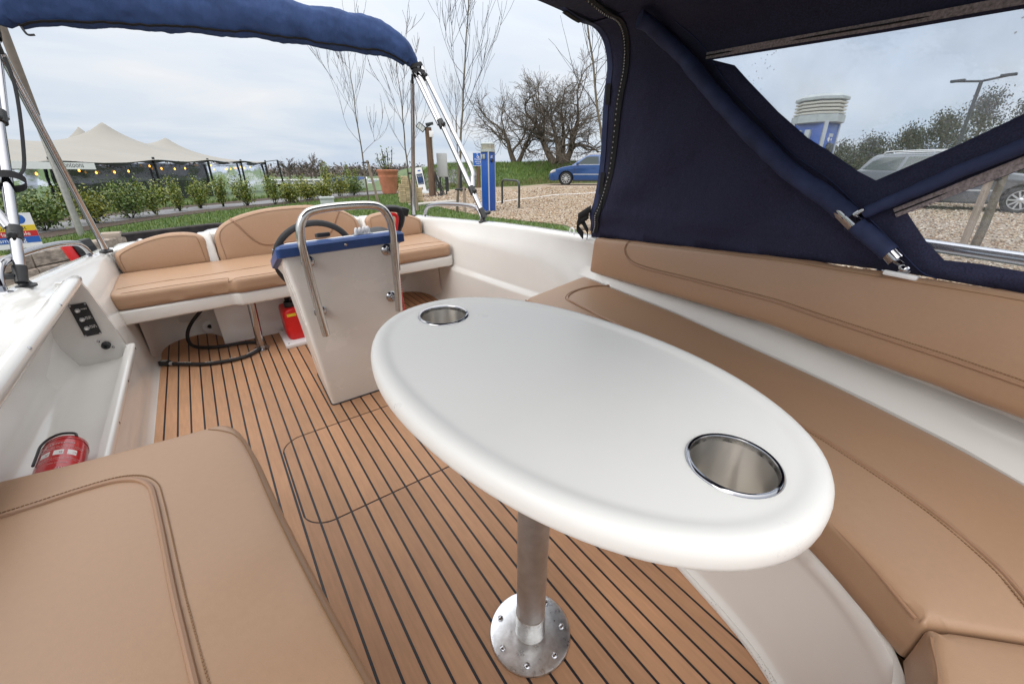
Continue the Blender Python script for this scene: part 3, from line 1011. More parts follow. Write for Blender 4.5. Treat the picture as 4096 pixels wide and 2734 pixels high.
PW_, CG = .0490, .0072
Y0_, Y1_ = -.24, 3.18
k = -1
while True:
    a = -.397 + PW_ * k + CG / 2
    b = a + PW_ - CG
    k += 1
    if a > XC + .86: break
    a = max(a, XC - .872); b = min(b, XC + .87)
    g = GAP / 2
    if b <= HX0 or a >= HX1:
        plank([(a, Y0_), (b, Y0_), (b, Y1_), (a, Y1_)]); continue
    xa, xb = max(a, HX0 + g), min(b, HX1 - g)
    xs = [xa + (xb - xa) * i / 6 for i in range(7)]
    if a < HX0:        # the hatch's rounded end runs down this plank
        xs = [xa + (xb - xa) * (i / 8) ** 2 for i in range(9)]
    plank([(x, hnear(x) + g) for x in xs] + [(x, hfar(x) - g) for x in xs[::-1]])
    if a < HX0 - .004:
        c = [(b, hnear(b) - g)] + [(x - g, hnear(x) - g * .3) for x in xs[::-1][1:]] + [(HX0 - g, hnear(xa) + .01)]
        d = [(x_, HY0 + HY1 - y_) for x_, y_ in c[::-1]]
        plank([(a, Y0_), (b, Y0_)] + c + d + [(b, Y1_), (a, Y1_)])
    elif b > HX1 + .004:
        plank([(a, Y0_), (b, Y0_), (b, Y1_), (HX1 + g, Y1_), (HX1 + g, Y0_ + .1), (a, Y0_ + .1)])
    else:
        plank([(a, Y0_), (b, Y0_)] + [(x, hnear(x) - g) for x in xs[::-1]])
        plank([(x, hfar(x) + g) for x in xs] + [(b, Y1_), (a, Y1_)])

# ------------------------------------------------------------ bow seating: mouldings and cushions
FR = [(1.075, 1.40), (1.0, 1.0), (.93, .62), (.885, .38), (.845, .17), (.79, .04), (.715, -.045), (.63, -.09), (.44, -.11)]
base_r = [(1.50, 1.455)] + [(1.075, 1.385)] + [(x + .012, y) for x, y in FR[1:-2]] + [(.64, -.11), (.44, -.13)]
base_pts = spline(base_r[1:], 5)
base_pts = [(1.52, 1.44), (1.30, 1.415)] + base_pts


def seat_base(pts, mirror):
    f = (lambda x: 2 * XC - x) if mirror else (lambda x: x)
    ctr = Vector((1.25, .3))
    def outp(p, d):
        v = (ctr - Vector(p)).normalized()
        return (p[0] + v.x * d, p[1] + v.y * d)
    rg = []
    for d, z in ((-.016, -.001), (-.012, .010), (.002, .018), (.006, .03), (.0, .33), (-.004, .352), (-.012, .36), (-.012, .396), (.0, .401), (.10, .402)):
        rg.append([(f(outp(p, d)[0]), outp(p, d)[1], z) for p in pts])
    return M().loft(rg, closed=False)
boat.part('seat_moulding', seat_base(base_pts, False), MT['gel_worn'], smooth=55)
boat.part('sealant_bead', M().tube([(p[0] - .015, p[1] - .004, .004) for p in base_pts[2:]], .0095, 8), MT['sealant'])
lb = [(1.50, 1.14), (1.3, 1.13)] + [(1.03, 1.12)] + [p for p in base_pts if p[1] < 1.05]
boat.part('seat_moulding', seat_base(lb, True), MT['gel_worn'], smooth=55)

cush_fn = lambda z: (lambda u, v, w: (u, v, z + w))


def pipe(pts2, z, r=.0045, n=6):
    return M().tube([(x, y, z) for x, y in spline(pts2, n)], r, 8)


def stitches(T_, path, parent, step=.0062, ln=.0042, r=.0012):
    P = [Vector(p) for p in path]
    m = M(); acc = 0.0
    for a, b in zip(P[:-1], P[1:]):
        L_ = (b - a).length
        if L_ < 1e-6: continue
        d = (b - a) / L_
        while acc < L_:
            c = a + d * acc
            m.obox(Matrix.Translation(c) @ d.to_track_quat('X', 'Z').to_matrix().to_4x4(), ln / 2, r, r)
            acc += step
        acc -= L_
    o = T_.part('stitching', m, MT['stitch'], parent=parent, smooth=None)
    o['kind'] = 'stuff'


def seam_pair(T_, pts2, z, parent, fn=None, r=.0042, gapw=.010, hf=None):
    """raised piping with a row of stitches beside it"""
    sp = spline(pts2, 8)
    f = fn or (lambda u, v, w: (u, v, z + w))
    if hf:
        f0 = f
        f = lambda u, v, w: f0(u, v, hf(u, v) + w)
    T_.part('piping', M().tube([f(x, y, .0005) for x, y in sp], r, 8), MT['piping'], parent=parent)
    of = []
    for i, p in enumerate(sp):
        q0 = Vector(sp[max(0, i - 1)]); q1 = Vector(sp[min(len(sp) - 1, i + 1)])
        t = (q1 - q0).normalized()
        of.append((p[0] + t.y * gapw, p[1] - t.x * gapw))
    stitches(T_, [f(x, y, .0003) for x, y in of], parent)


CR = .0115   # crown of the pads at the seams
# right seat
so = ([(1.075, 1.40), (1.52, 1.488)] + [(1.505, 1.3), (1.478, .9), (1.43, .6), (1.415, .5), (1.378, .29), (1.31, .03), (1.26, -.10), (1.10, -.385), (1.06, -.40)] +
      [(.83, -.165), (.725, -.06)] + [(.79, .045), (.845, .17), (.885, .38), (.93, .62), (1.0, 1.0)])
so = round_poly(so, [.03, .03] + [.05] * 7 + [.02, .02, .03, .006] + [.06] * 5, 4)
rs = Thing('seat_cushion', 'long curved tan vinyl seat cushion along the boat side beside the white table', 'cushion', (1.2, .5, .40), boat=True)
rm_ = cushion(so, .098, cush_fn(.5), r=.012, crown=.010, wob=.004, seed=1.0)
rpad = rs.part('pad', weld(make_mesh('pad', rm_, MT['vinyl'], rs.off)), None)
seam_pair(rs, [(1.515, 1.305), (1.40, 1.325), (1.30, 1.32), (1.215, 1.275), (1.195, 1.20), (1.18, 1.0), (1.145, .65), (1.09, .34), (1.055, .17), (1.0, .01), (.94, -.09), (.87, -.16)], .5, rpad, hf=rm_.height)
rs.part('edge_piping', pipe([(1.07, 1.395), (1.0, 1.0), (.93, .62), (.885, .38), (.846, .17), (.792, .045), (.727, -.05)], .4945, .0032), MT['piping'], rpad)
# bow seat
bo_ = [(.722, -.064), (.829, -.171), (1.059, -.405), (.85, -.75), (.44, -1.0), (.03, -.75), (-.17, -.415), (.06, -.19), (.175, -.075), (.25, -.097), (.44, -.118), (.63, -.097)]
bs_ = Thing('bow_seat_cushion', 'tan vinyl bow seat cushion at the lower right corner, against the long curved cushion', 'cushion', (.44, -.5, .40), boat=True)
bpad = bs_.part('pad', weld(make_mesh('pad', cushion(round_poly(bo_, [.004] + [.02] * 11, 3), .098, cush_fn(.499), r=.012, crown=.010, wob=.003, seed=4.0), MT['vinyl'], bs_.off)), None)
bs_.part('edge_piping', pipe([(.712, -.072), (.63, -.098), (.44, -.12), (.25, -.098)], .4935, .0032), MT['piping'], bpad)
# left seat
lo = [(-.08, 1.13), (-.05, .95), (-.03, .74), (-.003, .52), (.022, .35), (.05, .16), (.10, .03), (.16, -.055), (.05, -.165), (-.18, -.40), (-.22, -.385),
      (-.38, -.10), (-.43, .03), (-.50, .29), (-.55, .6), (-.60, .9), (-.635, 1.19), (-.50, 1.178), (-.33, 1.152), (-.16, 1.137)]
lo = round_poly(lo, [.10, .05, .05, .05, .05, .05, .03, .02, .03, .02, .02] + [.05] * 5 + [.02, .05, .05, .04], 5)
ls = Thing('seat_cushion', 'tan vinyl seat cushion in the lower left corner beside the teak floor', 'cushion', (-.3, .5, .40), boat=True)
lm_ = cushion(lo, .098, cush_fn(.5), crown=.010, wob=.004, seed=7.0)
lpad = ls.part('pad', weld(make_mesh('pad', lm_, MT['vinyl'], ls.off)), None)
seam_pair(ls, [(-.60, 1.02), (-.47, 1.022), (-.35, 1.02), (-.285, 1.005), (-.245, .96), (-.228, .88), (-.20, .66), (-.17, .46), (-.13, .22), (-.06, .04), (.02, -.10)][::-1], .5, lpad, r=.0056, gapw=.013, hf=lm_.height)
ls.part('edge_stitching', M().tube([(x, y, .5005 + lm_.height(x, y)) for x, y in spline([(-.135, 1.115), (-.083, 1.05), (-.062, .95), (-.042, .74), (-.015, .52), (.010, .35), (.04, .16), (.09, .03)], 6)], .0016, 5), MT['stitch'], lpad)

# right backrest pad, following the hull side
BKY = [-.6, -.3, -.06, .1, .4, .55, .97, 1.5]
BKB = [(1.02, .645), (1.215, .63), (1.31, .61), (1.36, .60), (1.435, .58), (1.47, .575), (1.520, .545), (1.558, .513)]
BKT = [(1.08, .905), (1.265, .885), (1.355, .863), (1.40, .848), (1.478, .815), (1.515, .80), (1.560, .750), (1.582, .692)]


def back_fn(u, v, w):
    bx = interp(u, BKY, [p[0] for p in BKB]); bz = interp(u, BKY, [p[1] for p in BKB])
    tx = interp(u, BKY, [p[0] for p in BKT]); tz = interp(u, BKY, [p[1] for p in BKT])
    dx = (interp(u + .05, BKY, [p[0] for p in BKB]) - interp(u - .05, BKY, [p[0] for p in BKB])) / .1
    n = Vector((-1, dx, .15)).normalized()
    t = v
    return (bx + (tx - bx) * t + n.x * w, u + n.y * w, bz + (tz - bz) * t + n.z * w)


def back_outline(y0, y1):
    return round_poly([(y0, 0), (y1, 0), (y1, 1), (y0, 1)], 0)


def back_cushion():
    # the outline is scaled so that inset distances are true lengths in v as well
    H = .2
    fn = lambda u, v, w: back_fn(u, v / H, w)
    return cushion(round_poly([(-.58, 0), (1.49, 0), (1.50, H), (-.58, H)], [.0, .02, .03, .0], 4), .055, fn, r=.02, crown=.012, step=.05, wob=.003, seed=2.0), fn, H
bk = Thing('backrest_cushion', 'long tan vinyl backrest cushion under the navy canopy', 'cushion', (1.5, .5, .55), boat=True)
bm_, bfn, BH = back_cushion()
bpad2 = bk.part('pad', weld(make_mesh('pad', bm_, MT['vinyl'], bk.off)), None)
seam_pair(bk, [(1.27, .198), (1.275, .16), (1.25, .125), (1.20, .10), (1.10, .088), (.9, .082), (.6, .075), (.3, .066), (0, .058), (-.3, .05), (-.5, .05)][::-1], 0, bpad2,
          fn=bfn, hf=bm_.height, r=.0038, gapw=-.008)
bk.part('edge_stitching', M().tube([bfn(u, .190, bm_.height(u, .190) + .0001) for u in np.linspace(1.26, -.5, 60)], .0009, 5), MT['stitch'], bpad2)

# ------------------------------------------------------------ stern cushions
st = [(-.490, 3.10), (-.492, 2.645), (-.03, 2.635), (.005, 2.632), (.035, 2.605), (.845, 2.605), (.88, 2.632), (1.36, 2.64), (1.362, 3.10)]
ss = Thing('stern_seat_cushion', 'tan vinyl bench cushion across the stern behind the helm console', 'cushion', (.44, 2.9, .385), boat=True)
sm_ = cushion(round_poly(st, [.02, .05, .03, .03, .03, .03, .03, .05, .02], 4), .082, cush_fn(.468), r=.02, crown=.008, wob=.004, seed=9.0)
spad = ss.part('pad', weld(make_mesh('pad', sm_, MT['vinyl'], ss.off)), None)
on_s = lambda pts, n=10: [(x, y, .4684 + sm_.height(x, y)) for x, y, *_ in spline(pts, n)]
ss.part('seam', M().tube(on_s([(-.485, 2.745), (-.2, 2.75), (.03, 2.755), (.44, 2.76), (.85, 2.755), (1.1, 2.75), (1.355, 2.745)]), .0018, 5), MT['stitch'], spad)
ss.part('edge_stitching', M().tube(on_s([(-.48, 2.662), (-.03, 2.652), (.035, 2.622), (.44, 2.622), (.845, 2.622), (.9, 2.65), (1.35, 2.655)]), .0016, 5), MT['stitch'], spad)


def stern_fn(u, v, w):
    return (u, 3.10 + .18 * (v - .45) - w * .985, v + w * .17)


def stern_back(name_label, outline, seam_lists, pipes=()):
    t = Thing('backrest_cushion', name_label, 'cushion', (sum(p[0] for p in outline) / len(outline), 3.12, .44), boat=True)
    cm_ = cushion(outline, .062, stern_fn, r=.022, crown=.014, step=.05, wob=.003, seed=outline[0][0])
    pad = t.part('pad', weld(make_mesh('pad', cm_, MT['vinyl'], t.off)), None)
    for s_ in seam_lists:
        t.part('stitching', M().tube([stern_fn(u, v, cm_.height(u, v) + .0004) for u, v in spline(s_, 6)], .0017, 5), MT['stitch'], pad)
    for s_ in pipes:
        seam_pair(t, s_, 0, pad, fn=stern_fn, hf=cm_.height)
    return t
o1 = spline([(-.455, .452), (-.30, .448), (-.07, .455), (-.052, .47), (-.045, .57), (-.055, .615), (-.10, .642), (-.18, .652), (-.27, .645), (-.37, .62), (-.455, .585), (-.477, .56), (-.475, .50), (-.468, .462)], 4, True)
stern_back('small tan backrest cushion at the left end of the stern bench', o1, [[(-.450, .475), (-.455, .545), (-.43, .575), (-.33, .612), (-.22, .631), (-.11, .622), (-.082, .60), (-.075, .48)]])
o2 = spline([(.02, .445), (.3, .442), (.6, .442), (.86, .445), (.885, .47), (.885, .55), (.872, .615), (.83, .662), (.74, .708), (.60, .737), (.44, .745), (.28, .737), (.14, .708), (.05, .665), (.008, .615), (-.002, .55), (-.002, .47)], 4, True)
stern_back('large arched tan backrest cushion in the middle of the stern bench', o2, [[(.03, .47), (.03, .60), (.07, .655), (.15, .687), (.28, .716), (.44, .724), (.60, .716), (.73, .687), (.81, .655), (.85, .60), (.85, .47)]],
           [[(.115, .70), (.15, .65), (.195, .58), (.235, .54), (.29, .525), (.44, .525), (.59, .525), (.645, .54), (.685, .58), (.73, .65), (.765, .70)]])
o3 = [(2 * XC - x, z) for x, z in o1][::-1]
stern_back('small tan backrest cushion at the right end of the stern bench', o3, [[(2 * XC + .450, .475), (2 * XC + .455, .545), (2 * XC + .43, .575), (2 * XC + .33, .612), (2 * XC + .22, .631), (2 * XC + .11, .622), (2 * XC + .082, .60), (2 * XC + .075, .48)]])

# ------------------------------------------------------------ oval table on its pedestal
TC = Vector((.4555, .519)); TA, TB = .458, .275
ta = Vector((-.134, .991)); tb = Vector((.991, .134))
tf = lambda a, b: (TC.x + ta.x * a + tb.x * b, TC.y + ta.y * a + tb.y * b)
tab = Thing('table', 'white oval table with two steel cup holders on a steel pedestal', 'table', (.406, .488, 0), boat=True)
NE = 96


def ell(d, z, e=2.15):
    out = []
    for i in range(NE):
        t = 2 * math.pi * i / NE
        c, s_ = math.cos(t), math.sin(t)
        a = (TA - d) * math.copysign(abs(c) ** (2 / e), c); b = (TB - d) * math.copysign(abs(s_) ** (2 / e), s_)
        out.append((*tf(a, b), z))
    return out
tt = M()
prof = [(.05, .7225), (.012, .7227), (.0045, .7240), (.001, .7285), (0, .735), (0, .746), (.0015, .753), (.005, .7600), (.011, .7645), (.019, .7664), (.027, .7660), (.034, .7642), (.039, .7628), (.045, .7622), (.050, .762)]
tt.loft([ell(d, z) for d, z in prof])
bot = ell(.05, .7225)
CUPS = [(.412, .869), (.494, .176)]
top_poly = [(p[0], p[1]) for p in ell(.050, .762)]
CRAD = .0570
holes = [[(cx_ + CRAD * math.cos(-2 * math.pi * i / 48), cy_ + CRAD * math.sin(-2 * math.pi * i / 48)) for i in range(48)] for cx_, cy_ in CUPS]
V_, T_ = fill(top_poly, holes, .05)
tt.add([(x, y, .762) for x, y in V_], T_)
V_, T_ = fill([(p[0], p[1]) for p in bot], holes, .06)
tt.add([(x, y, .7225) for x, y in V_], [f[::-1] for f in T_])
ttop = tab.part('table_top', weld(make_mesh('table_top', tt, MT['table'], tab.off), 1e-4), None)
for cx_, cy_ in CUPS:
    c = tab.part('cup_holder', M().lathe([(.0548, .7625), (.0548, .668), (.0535, .661), (.050, .658)], Matrix.Translation((cx_, cy_, 0)), n=56, cap=False), MT['cup'], smooth=30)
    tab.part('cup_floor', M().lathe([(.0505, .658), (.046, .6575), (.02, .6572), (0, .657)], Matrix.Translation((cx_, cy_, 0)), n=40, cap=False), MT['cupfloor'], parent=c)
    tab.part('rim', M().lathe([(.0548, .755), (.0548, .7625), (.0560, .7648), (.0590, .7655), (.0612, .7640), (.0622, .7618)], Matrix.Translation((cx_, cy_, 0)), n=56, cap=False), MT['steel'], parent=c)
PX, PY = .406, .488
leg = tab.part('pedestal', M().lathe([(.0355, .085), (.0355, .12), (.0353, .40), (.0353, .7225)], (PX, PY, 0), n=36), MT['alu'])
sk = tab.part('socket', M().lathe([(.0385, .0078), (.0374, .011), (.0372, .05), (.0372, .088), (.0356, .0895), (.0354, .0895)], (PX, PY, 0), n=36), MT['brushed'])
pt_ = tab.part('base_plate', M().lathe([(0.104, .0), (.104, .0035), (.1025, .0055), (.094, .0075), (.05, .0085), (0, .0085)], (PX, PY, .0003), n=64), MT['plate'])
for i in range(7):
    a = 2 * math.pi * i / 7 + .38
    screw(tab, (PX + .083 * math.cos(a), PY + .083 * math.sin(a), .0085), (0, 0, 1), pt_, s=1.35)

# ------------------------------------------------------------ helm console
con = Thing('helm_console', 'white tapered helm console with blue cap, steering wheel and steel handrail', 'console', (XC, 2.0, 0), boat=True)
sec = lambda hw0, y0, hw1, y1, z, r=.02: [(x, y, z) for x, y in round_poly([(XC - hw0, y0), (XC + hw0, y0), (XC + hw1, y1), (XC - hw1, y1)], r, 4)]
ctop = lambda hw0, y0, hw1, y1, z, zb, r=.018: [(x, y, z + (zb - z) * (y - y0) / (y1 - y0)) for x, y in round_poly([(XC - hw0, y0), (XC + hw0, y0), (XC + hw1, y1), (XC - hw1, y1)], r, 4)]
cm = M().loft([sec(.184, 1.838, .172, 2.20, .001), sec(.186, 1.838, .174, 2.20, .03), sec(.225, 1.833, .215, 2.24, .56), ctop(.243, 1.830, .233, 2.25, .733, .59, .02)], caps=True)
con.part('body', cm, MT['console'], smooth=35)
con.part('sealant_bead', M().tube([(x, y, .002) for x, y, z in sec(.186, 1.836, .174, 2.202, 0)], .0035, 6, closed=True), MT['black'])
cap = M().loft([ctop(.254, 1.822, .240, 2.27, .728, .575), ctop(.262, 1.812, .248, 2.285, .732, .578), ctop(.262, 1.812, .248, 2.285, .765, .612), ctop(.256, 1.820, .242, 2.28, .774, .620), ctop(.236, 1.842, .225, 2.262, .776, .622)], caps=True)
con.part('blue_cap', cap, MT['bluetrim'], smooth=40)
con.part('dash', M().loft([ctop(.225, 1.855, .215, 2.25, .772, .625), ctop(.22, 1.86, .21, 2.245, .776, .629)], caps=True), MT['gel'])
for x, z in ((.44, .752),):
    screw(con, (x, 1.8115, z), (0, -1, 0), s=1.2)
screw(con, (XC - .26, 1.90, .745), (-1, 0, 0), s=1.2)
hr = [(.283, 1.762, .395), (.2775, 1.762, .5), (.272, 1.762, .62), (.268, 1.762, .74), (.268, 1.762, .80), (.276, 1.762, .85), (.30, 1.762, .888), (.34, 1.762, .905), (.44, 1.762, .910),
      (.55, 1.762, .905), (.595, 1.762, .888), (.62, 1.762, .85), (.628, 1.762, .80), (.627, 1.762, .74), (.622, 1.762, .62), (.617, 1.762, .5), (.612, 1.762, .43)]
hrail = con.part('handrail', M().tube(spline(hr, 6), .0160, 18), MT['satin'])
for x, z, yb in ((.2745, .695, 1.833), (.621, .695, 1.833), (.2815, .475, 1.836), (.6145, .475, 1.836)):
    s_ = con.part('standoff', M().tube([(x, 1.765, z), (x + (.01 if x < .4 else -.004), yb - .004, z + .004)], .0105, 12), MT['steel'], parent=hrail)
    con.part('flange', M().lathe([(.026, 0), (.026, .005), (.020, .012), (.011, .016)], Matrix.Translation((x + (.01 if x < .4 else -.004), yb, z + .004)) @ Matrix.Rotation(R(90), 4, 'X'), n=24), MT['steel'], parent=hrail)
# steering wheel on the far side
WM = Matrix.Translation((.415, 2.37, .580)) @ Matrix.Rotation(R(-74), 4, 'X')
sw = con.part('steering_wheel', M().tube([WM @ Vector((.192 * math.cos(2 * math.pi * i / 48), .192 * math.sin(2 * math.pi * i / 48), 0)) for i in range(48)], .0155, 12, closed=True), MT['rubber'])
con.part('hub', M().lathe([(0, -.03), (.035, -.03), (.042, -.02), (.045, .02), (.03, .10), (.03, .14)], WM, n=20), MT['black'], parent=sw)
for a in (90, 210, 330):
    a = R(a)
    d = Vector((math.cos(a), math.sin(a), 0))
    con.part('spoke', M().tube([WM @ (d * .03 + Vector((0, 0, -.015))), WM @ (d * .14)], .006, 10), MT['steel'], parent=sw)
    con.part('spoke_sleeve', M().tube([WM @ (d * .13), WM @ (d * .18)], [.012, .016], 10), MT['rubber'], parent=sw)
# switches on the dash
for i in range(4):
    x = .505 + .018 * i
    con.part('switch', M().lathe([(.0085, 0), (.0085, .018), (.007, .026), (.004, .031), (0, .032)], (x, 1.862 + .004 * i, .772), n=12), MT['white'])
con.part('switch_base', M().box(.492, .575, 1.845, 1.895, .755, .775), MT['black'], bevel=.003)
con.part('gauge_cover', M().obox(Matrix.Translation((.37, 1.875, .788)) @ Matrix.Rotation(R(-14), 4, 'X') @ Matrix.Rotation(R(8), 4, 'Z'), .027, .018, .009), MT['black'], bevel=.005)
con.part('compass', M().lathe([(.058, 0), (.058, .014), (.046, .028), (.02, .036), (0, .037)], Matrix.Translation((.62, 1.93, .742)) @ Matrix.Rotation(R(10), 4, 'X'), n=28), MT['black'], smooth=30)
# throttle lever on the console's right side
th = con.part('throttle_lever', M().tube(spline([(.725, 2.08, .60), (.745, 2.07, .68), (.772, 2.06, .745), (.788, 2.055, .795), (.780, 2.055, .828), (.745, 2.055, .838), (.700, 2.055, .84)], 6),
                                          [.017] * 13 + [.02] * 12 + [.019] * 12, 12, flat=.9), MT['black'])
con.part('lever_knob', M().obox(Matrix.Translation((.805, 2.055, .818)) @ Matrix.Rotation(R(18), 4, 'Y'), .020, .018, .02), MT['black'], parent=th, bevel=.008)
con.part('red_trigger', M().tube(spline([(.738, 2.035, .66), (.746, 2.035, .74), (.758, 2.035, .79), (.748, 2.035, .811), (.715, 2.035, .816)], 6), .0085, 8), MT['redplastic'], parent=th)
con.part('throttle_box', M().box(.672, .742, 2.02, 2.15, .53, .66), MT['black'], bevel=.012, parent=th)
# red kill cord
kc = Thing('kill_cord', 'red coiled kill cord hanging down beside the console', 'cord', (.735, 2.06, .24), boat=True)
coil = []
for i in range(240):
    t = i / 239
    a = t * 2 * math.pi * 17
    coil.append((.722 + .006 * t + .0105 * math.cos(a), 2.03 + .0105 * math.sin(a), .50 - .24 * t))
kc.part('coil', M().tube(coil, .0042, 6), MT['redplastic'])
kc.part('clip', M().tube([(.722, 2.03, .56), (.722, 2.03, .50)], .006, 8), MT['yellow'])

# ------------------------------------------------------------ fuel tank, board and hose
ft = Thing('fuel_tank', 'red portable fuel tank with black cap on a white board', 'fuel tank', (.33, 2.76, .026), boat=True)


def tank_ring(k, z):
    return [(x, y, z) for x, y in round_poly([(.33 - .115 * k, 2.66), (.33 + .115 * k, 2.66), (.33 + .115 * k, 2.66 + .2 * k), (.33 - .115 * k, 2.66 + .2 * k)], .035, 5)]
ft.part('body', M().loft([tank_ring(.93, .026), tank_ring(1, .04), tank_ring(1, .10), tank_ring(.97, .105), tank_ring(1.0, .112), tank_ring(1.0, .185), tank_ring(.96, .205), tank_ring(.78, .222), tank_ring(.5, .228)], caps=True), MT['redplastic'], smooth=40)
ft.part('cap', M().lathe([(.034, 0), (.036, .004), (.036, .032), (.033, .038), (0, .039)], (.275, 2.72, .218), n=18), MT['black'])
ft.part('fuel_fitting', M().tube(spline([(.27, 2.74, .245), (.262, 2.72, .275), (.28, 2.70, .29), (.30, 2.70, .28)], 5), .014, 10), MT['black'])
ft.part('label_patch', M().box(.235, .285, 2.6575, 2.659, .178, .196), MT['yellow'])
bd = Thing('tank_board', 'white plastic board under the red fuel tank', 'board', (.33, 2.76, 0), boat=True)
bd.part('board', M().box(.185, .49, 2.60, 2.88, .0008, .024), MT['white'], bevel=.004)
for x, y in ((.205, 2.625), (.205, 2.85)):
    screw(bd, (x, y, .024), (0, 0, 1), s=.9)
hz_ = .014
hp_ = [(.30, 2.76, .29), (.10, 2.98, .26), (-.02, 3.02, .265), (-.13, 3.03, .23), (-.22, 3.03, .16), (-.275, 3.03, .09), (-.29, 3.00, .035), (-.26, 2.93, hz_), (-.16, 2.855, hz_), (-.04, 2.83, hz_),
       (.03, 2.80, hz_), (.068, 2.755, hz_), (.050, 2.675, hz_), (-.03, 2.615, hz_), (-.12, 2.615, hz_), (-.22, 2.645, hz_), (-.30, 2.70, hz_), (-.372, 2.755, hz_)]
fh = Thing('fuel_hose', 'black rubber fuel hose looped on the teak floor under the bench', 'hose', (-.1, 2.75, 0), boat=True)
fh.part('hose', M().tube(spline(hp_, 8), .0098, 12), MT['rubber'])
for s_, p, a in (('MARINE FUEL HOSE', (-.315, 2.712), -36), ('ISO 7840-A1', (-.20, 2.637), -15), ('SAE J1527', (-.09, 2.6145), 0), ('MARINE FUEL HOSE', (.008, 2.641), 38)):
    fh.part('lettering', text_mesh(s_, .0085, MT['lettering'], Matrix.Translation((p[0], p[1], .0240)) @ Matrix.Rotation(R(a), 4, 'Z'), fh.off), None)
fe = fh.part('connector', M().obox(Matrix.Translation((-.405, 2.782, .016)) @ Matrix.Rotation(R(-38), 4, 'Z'), .030, .012, .013), MT['black'], bevel=.003)
fh.part('latch', M().obox(Matrix.Translation((-.405, 2.782, .0305)) @ Matrix.Rotation(R(-38), 4, 'Z'), .014, .008, .0015), MT['silver'], parent=fe)
fh.part('ferrule', M().tube([(-.368, 2.752, hz_), (-.383, 2.765, hz_)], .0115, 12), MT['silver'])

# ------------------------------------------------------------ gunwale rails
for s in (1, -1):
    lab = 'chrome grab rail on the right gunwale beside the canopy frame' if s > 0 else 'chrome grab rail on the left gunwale beside the frame foot'
    ya, yb_ = (2.47, 3.20) if s > 0 else (2.20, 3.06)
    pts = []
    for f, h in ((0, .0), (.012, .035), (.05, .075), (.13, .097), (.35, .106), (.65, .102), (.87, .083), (.955, .055), (.995, .018), (1.0, 0)):
        y = ya + (yb_ - ya) * f
        pts.append((XC + s * (gh(y) + .045), y, gz(y) + .008 + h * (1.0)))
    t = Thing('grab_rail', lab, 'grab rail', (XC + s * (gh(2.6) + .045), 2.6, gz(2.6) + .008), boat=True, group='grab rails')
    t.part('rail', M().tube(spline(pts, 6), .0135, 14), MT['steel'])
    for q in (pts[0], pts[-1]):
        t.part('foot', M().lathe([(.026, 0), (.026, .003), (.017, .007), (.0135, .009)], (q[0], q[1], q[2]), n=20), MT['steel'])
orl = Thing('side_rail', 'long chrome rail outside the hull seen through the lower clear window', 'rail', (1.62, 0, .8), boat=True)
orl.part('rail', M().tube([(XC + gh(y) + .115, y, .895 - .03 * y) for y in np.linspace(.34, -.9, 20)], .016, 14), MT['steel'])
for y in (.34, -.4):
    orl.part('bracket', M().tube([(XC + gh(y) + .115, y, .89 - .03 * y), (XC + gh(y) + .07, y, gz(y) - .002)], .011, 10), MT['steel'])
eye = Thing('lacing_eye', 'small white lacing eye on the gunwale beside the canopy edge', 'eye', (XC + gh(1.68) + .03, 1.66, gz(1.68)), boat=True)
ey = 1.68
eye.part('loop', M().tube(spline([(XC + gh(ey) + .03, ey - .016, gz(ey) + .005), (XC + gh(ey) + .03, ey - .016, gz(ey) + .03), (XC + gh(ey) + .03, ey, gz(ey) + .042), (XC + gh(ey) + .03, ey + .016, gz(ey) + .03), (XC + gh(ey) + .03, ey + .016, gz(ey) + .005)], 5), .0042, 8), MT['white'])

# ============================================================ BIMINI FRAME WITH THE FURLED BLUE COVER
bim = Thing('bimini_top', 'furled blue canvas bimini in its cover on a bunched aluminium frame', 'canopy', (XC, 3.0, .65), boat=True)
bx = [1.395, 1.36, 1.30, 1.21, 1.10, .95, .76, .6, .44, .28, .12, -.05, -.22, -.34, -.42, -.48, -.515]
bzc = [1.575, 1.615, 1.665, 1.70, 1.716, 1.722, 1.728, 1.735, 1.738, 1.735, 1.73, 1.722, 1.706, 1.69, 1.665, 1.625, 1.585]
bh = [.030, .055, .078, .090, .096, .099, .099, .099, .10, .10, .10, .10, .098, .092, .08, .06, .032]
path = spline([(x, z, h) for x, z, h in zip(bx, bzc, bh)], 14)
NR = 40
rings = []
for i, (x, z, h) in enumerate(path):
    x0, z0, _ = path[max(0, i - 1)]; x1, z1, _ = path[min(len(path) - 1, i + 1)]
    t = Vector((x1 - x0, 0, z1 - z0)).normalized()
    up = Vector((-t.z, 0, t.x))
    if up.z < 0: up = -up
    if abs(t.z) > .7: up = Vector((1 if x > .44 else -1, 0, .3)).normalized()
    rg = []
    for k in range(NR):
        a = 2 * math.pi * k / NR
        cu, cd = math.cos(a), math.sin(a)
        w = 1.0
        # creases running slantwise round the roll
        q = Vector((x * 5.5 + cu * 1.2, cd * 1.5 + x * 2.0, cu * 1.3))
        w += .07 * noise.noise(q) + .06 * noise.noise(q * 2.3) + .05 * noise.noise(q * 5)
        w += .03 * math.sin(24 * x + 2 * a + 3 * noise.noise(Vector((x * 3, 0, 1))))
        hh = h * w * (1.0 if cu > -.6 else 1.04)
        sag = .005 * noise.noise(Vector((x * 4, 3.3, 0)))
        p = Vector((x, 3.09, z)) + up * (cu * hh + sag) + Vector((0, 1, 0)) * (cd * min(.055, h * .75) * w)
        rg.append(tuple(p))
    rings.append(rg)
bt = bim.part('boot_cover', M().loft(rings, caps=True), MT['boot'], smooth=60)
zb = []
for i, (x, z, h) in enumerate(path[7:-7]):
    rg = rings[i + 7]
    zb.append(Vector(rg[NR // 2 + 3 + NR // 8]) if False else Vector(rg[int(NR * .61)]) + Vector((0, -.002, 0)))
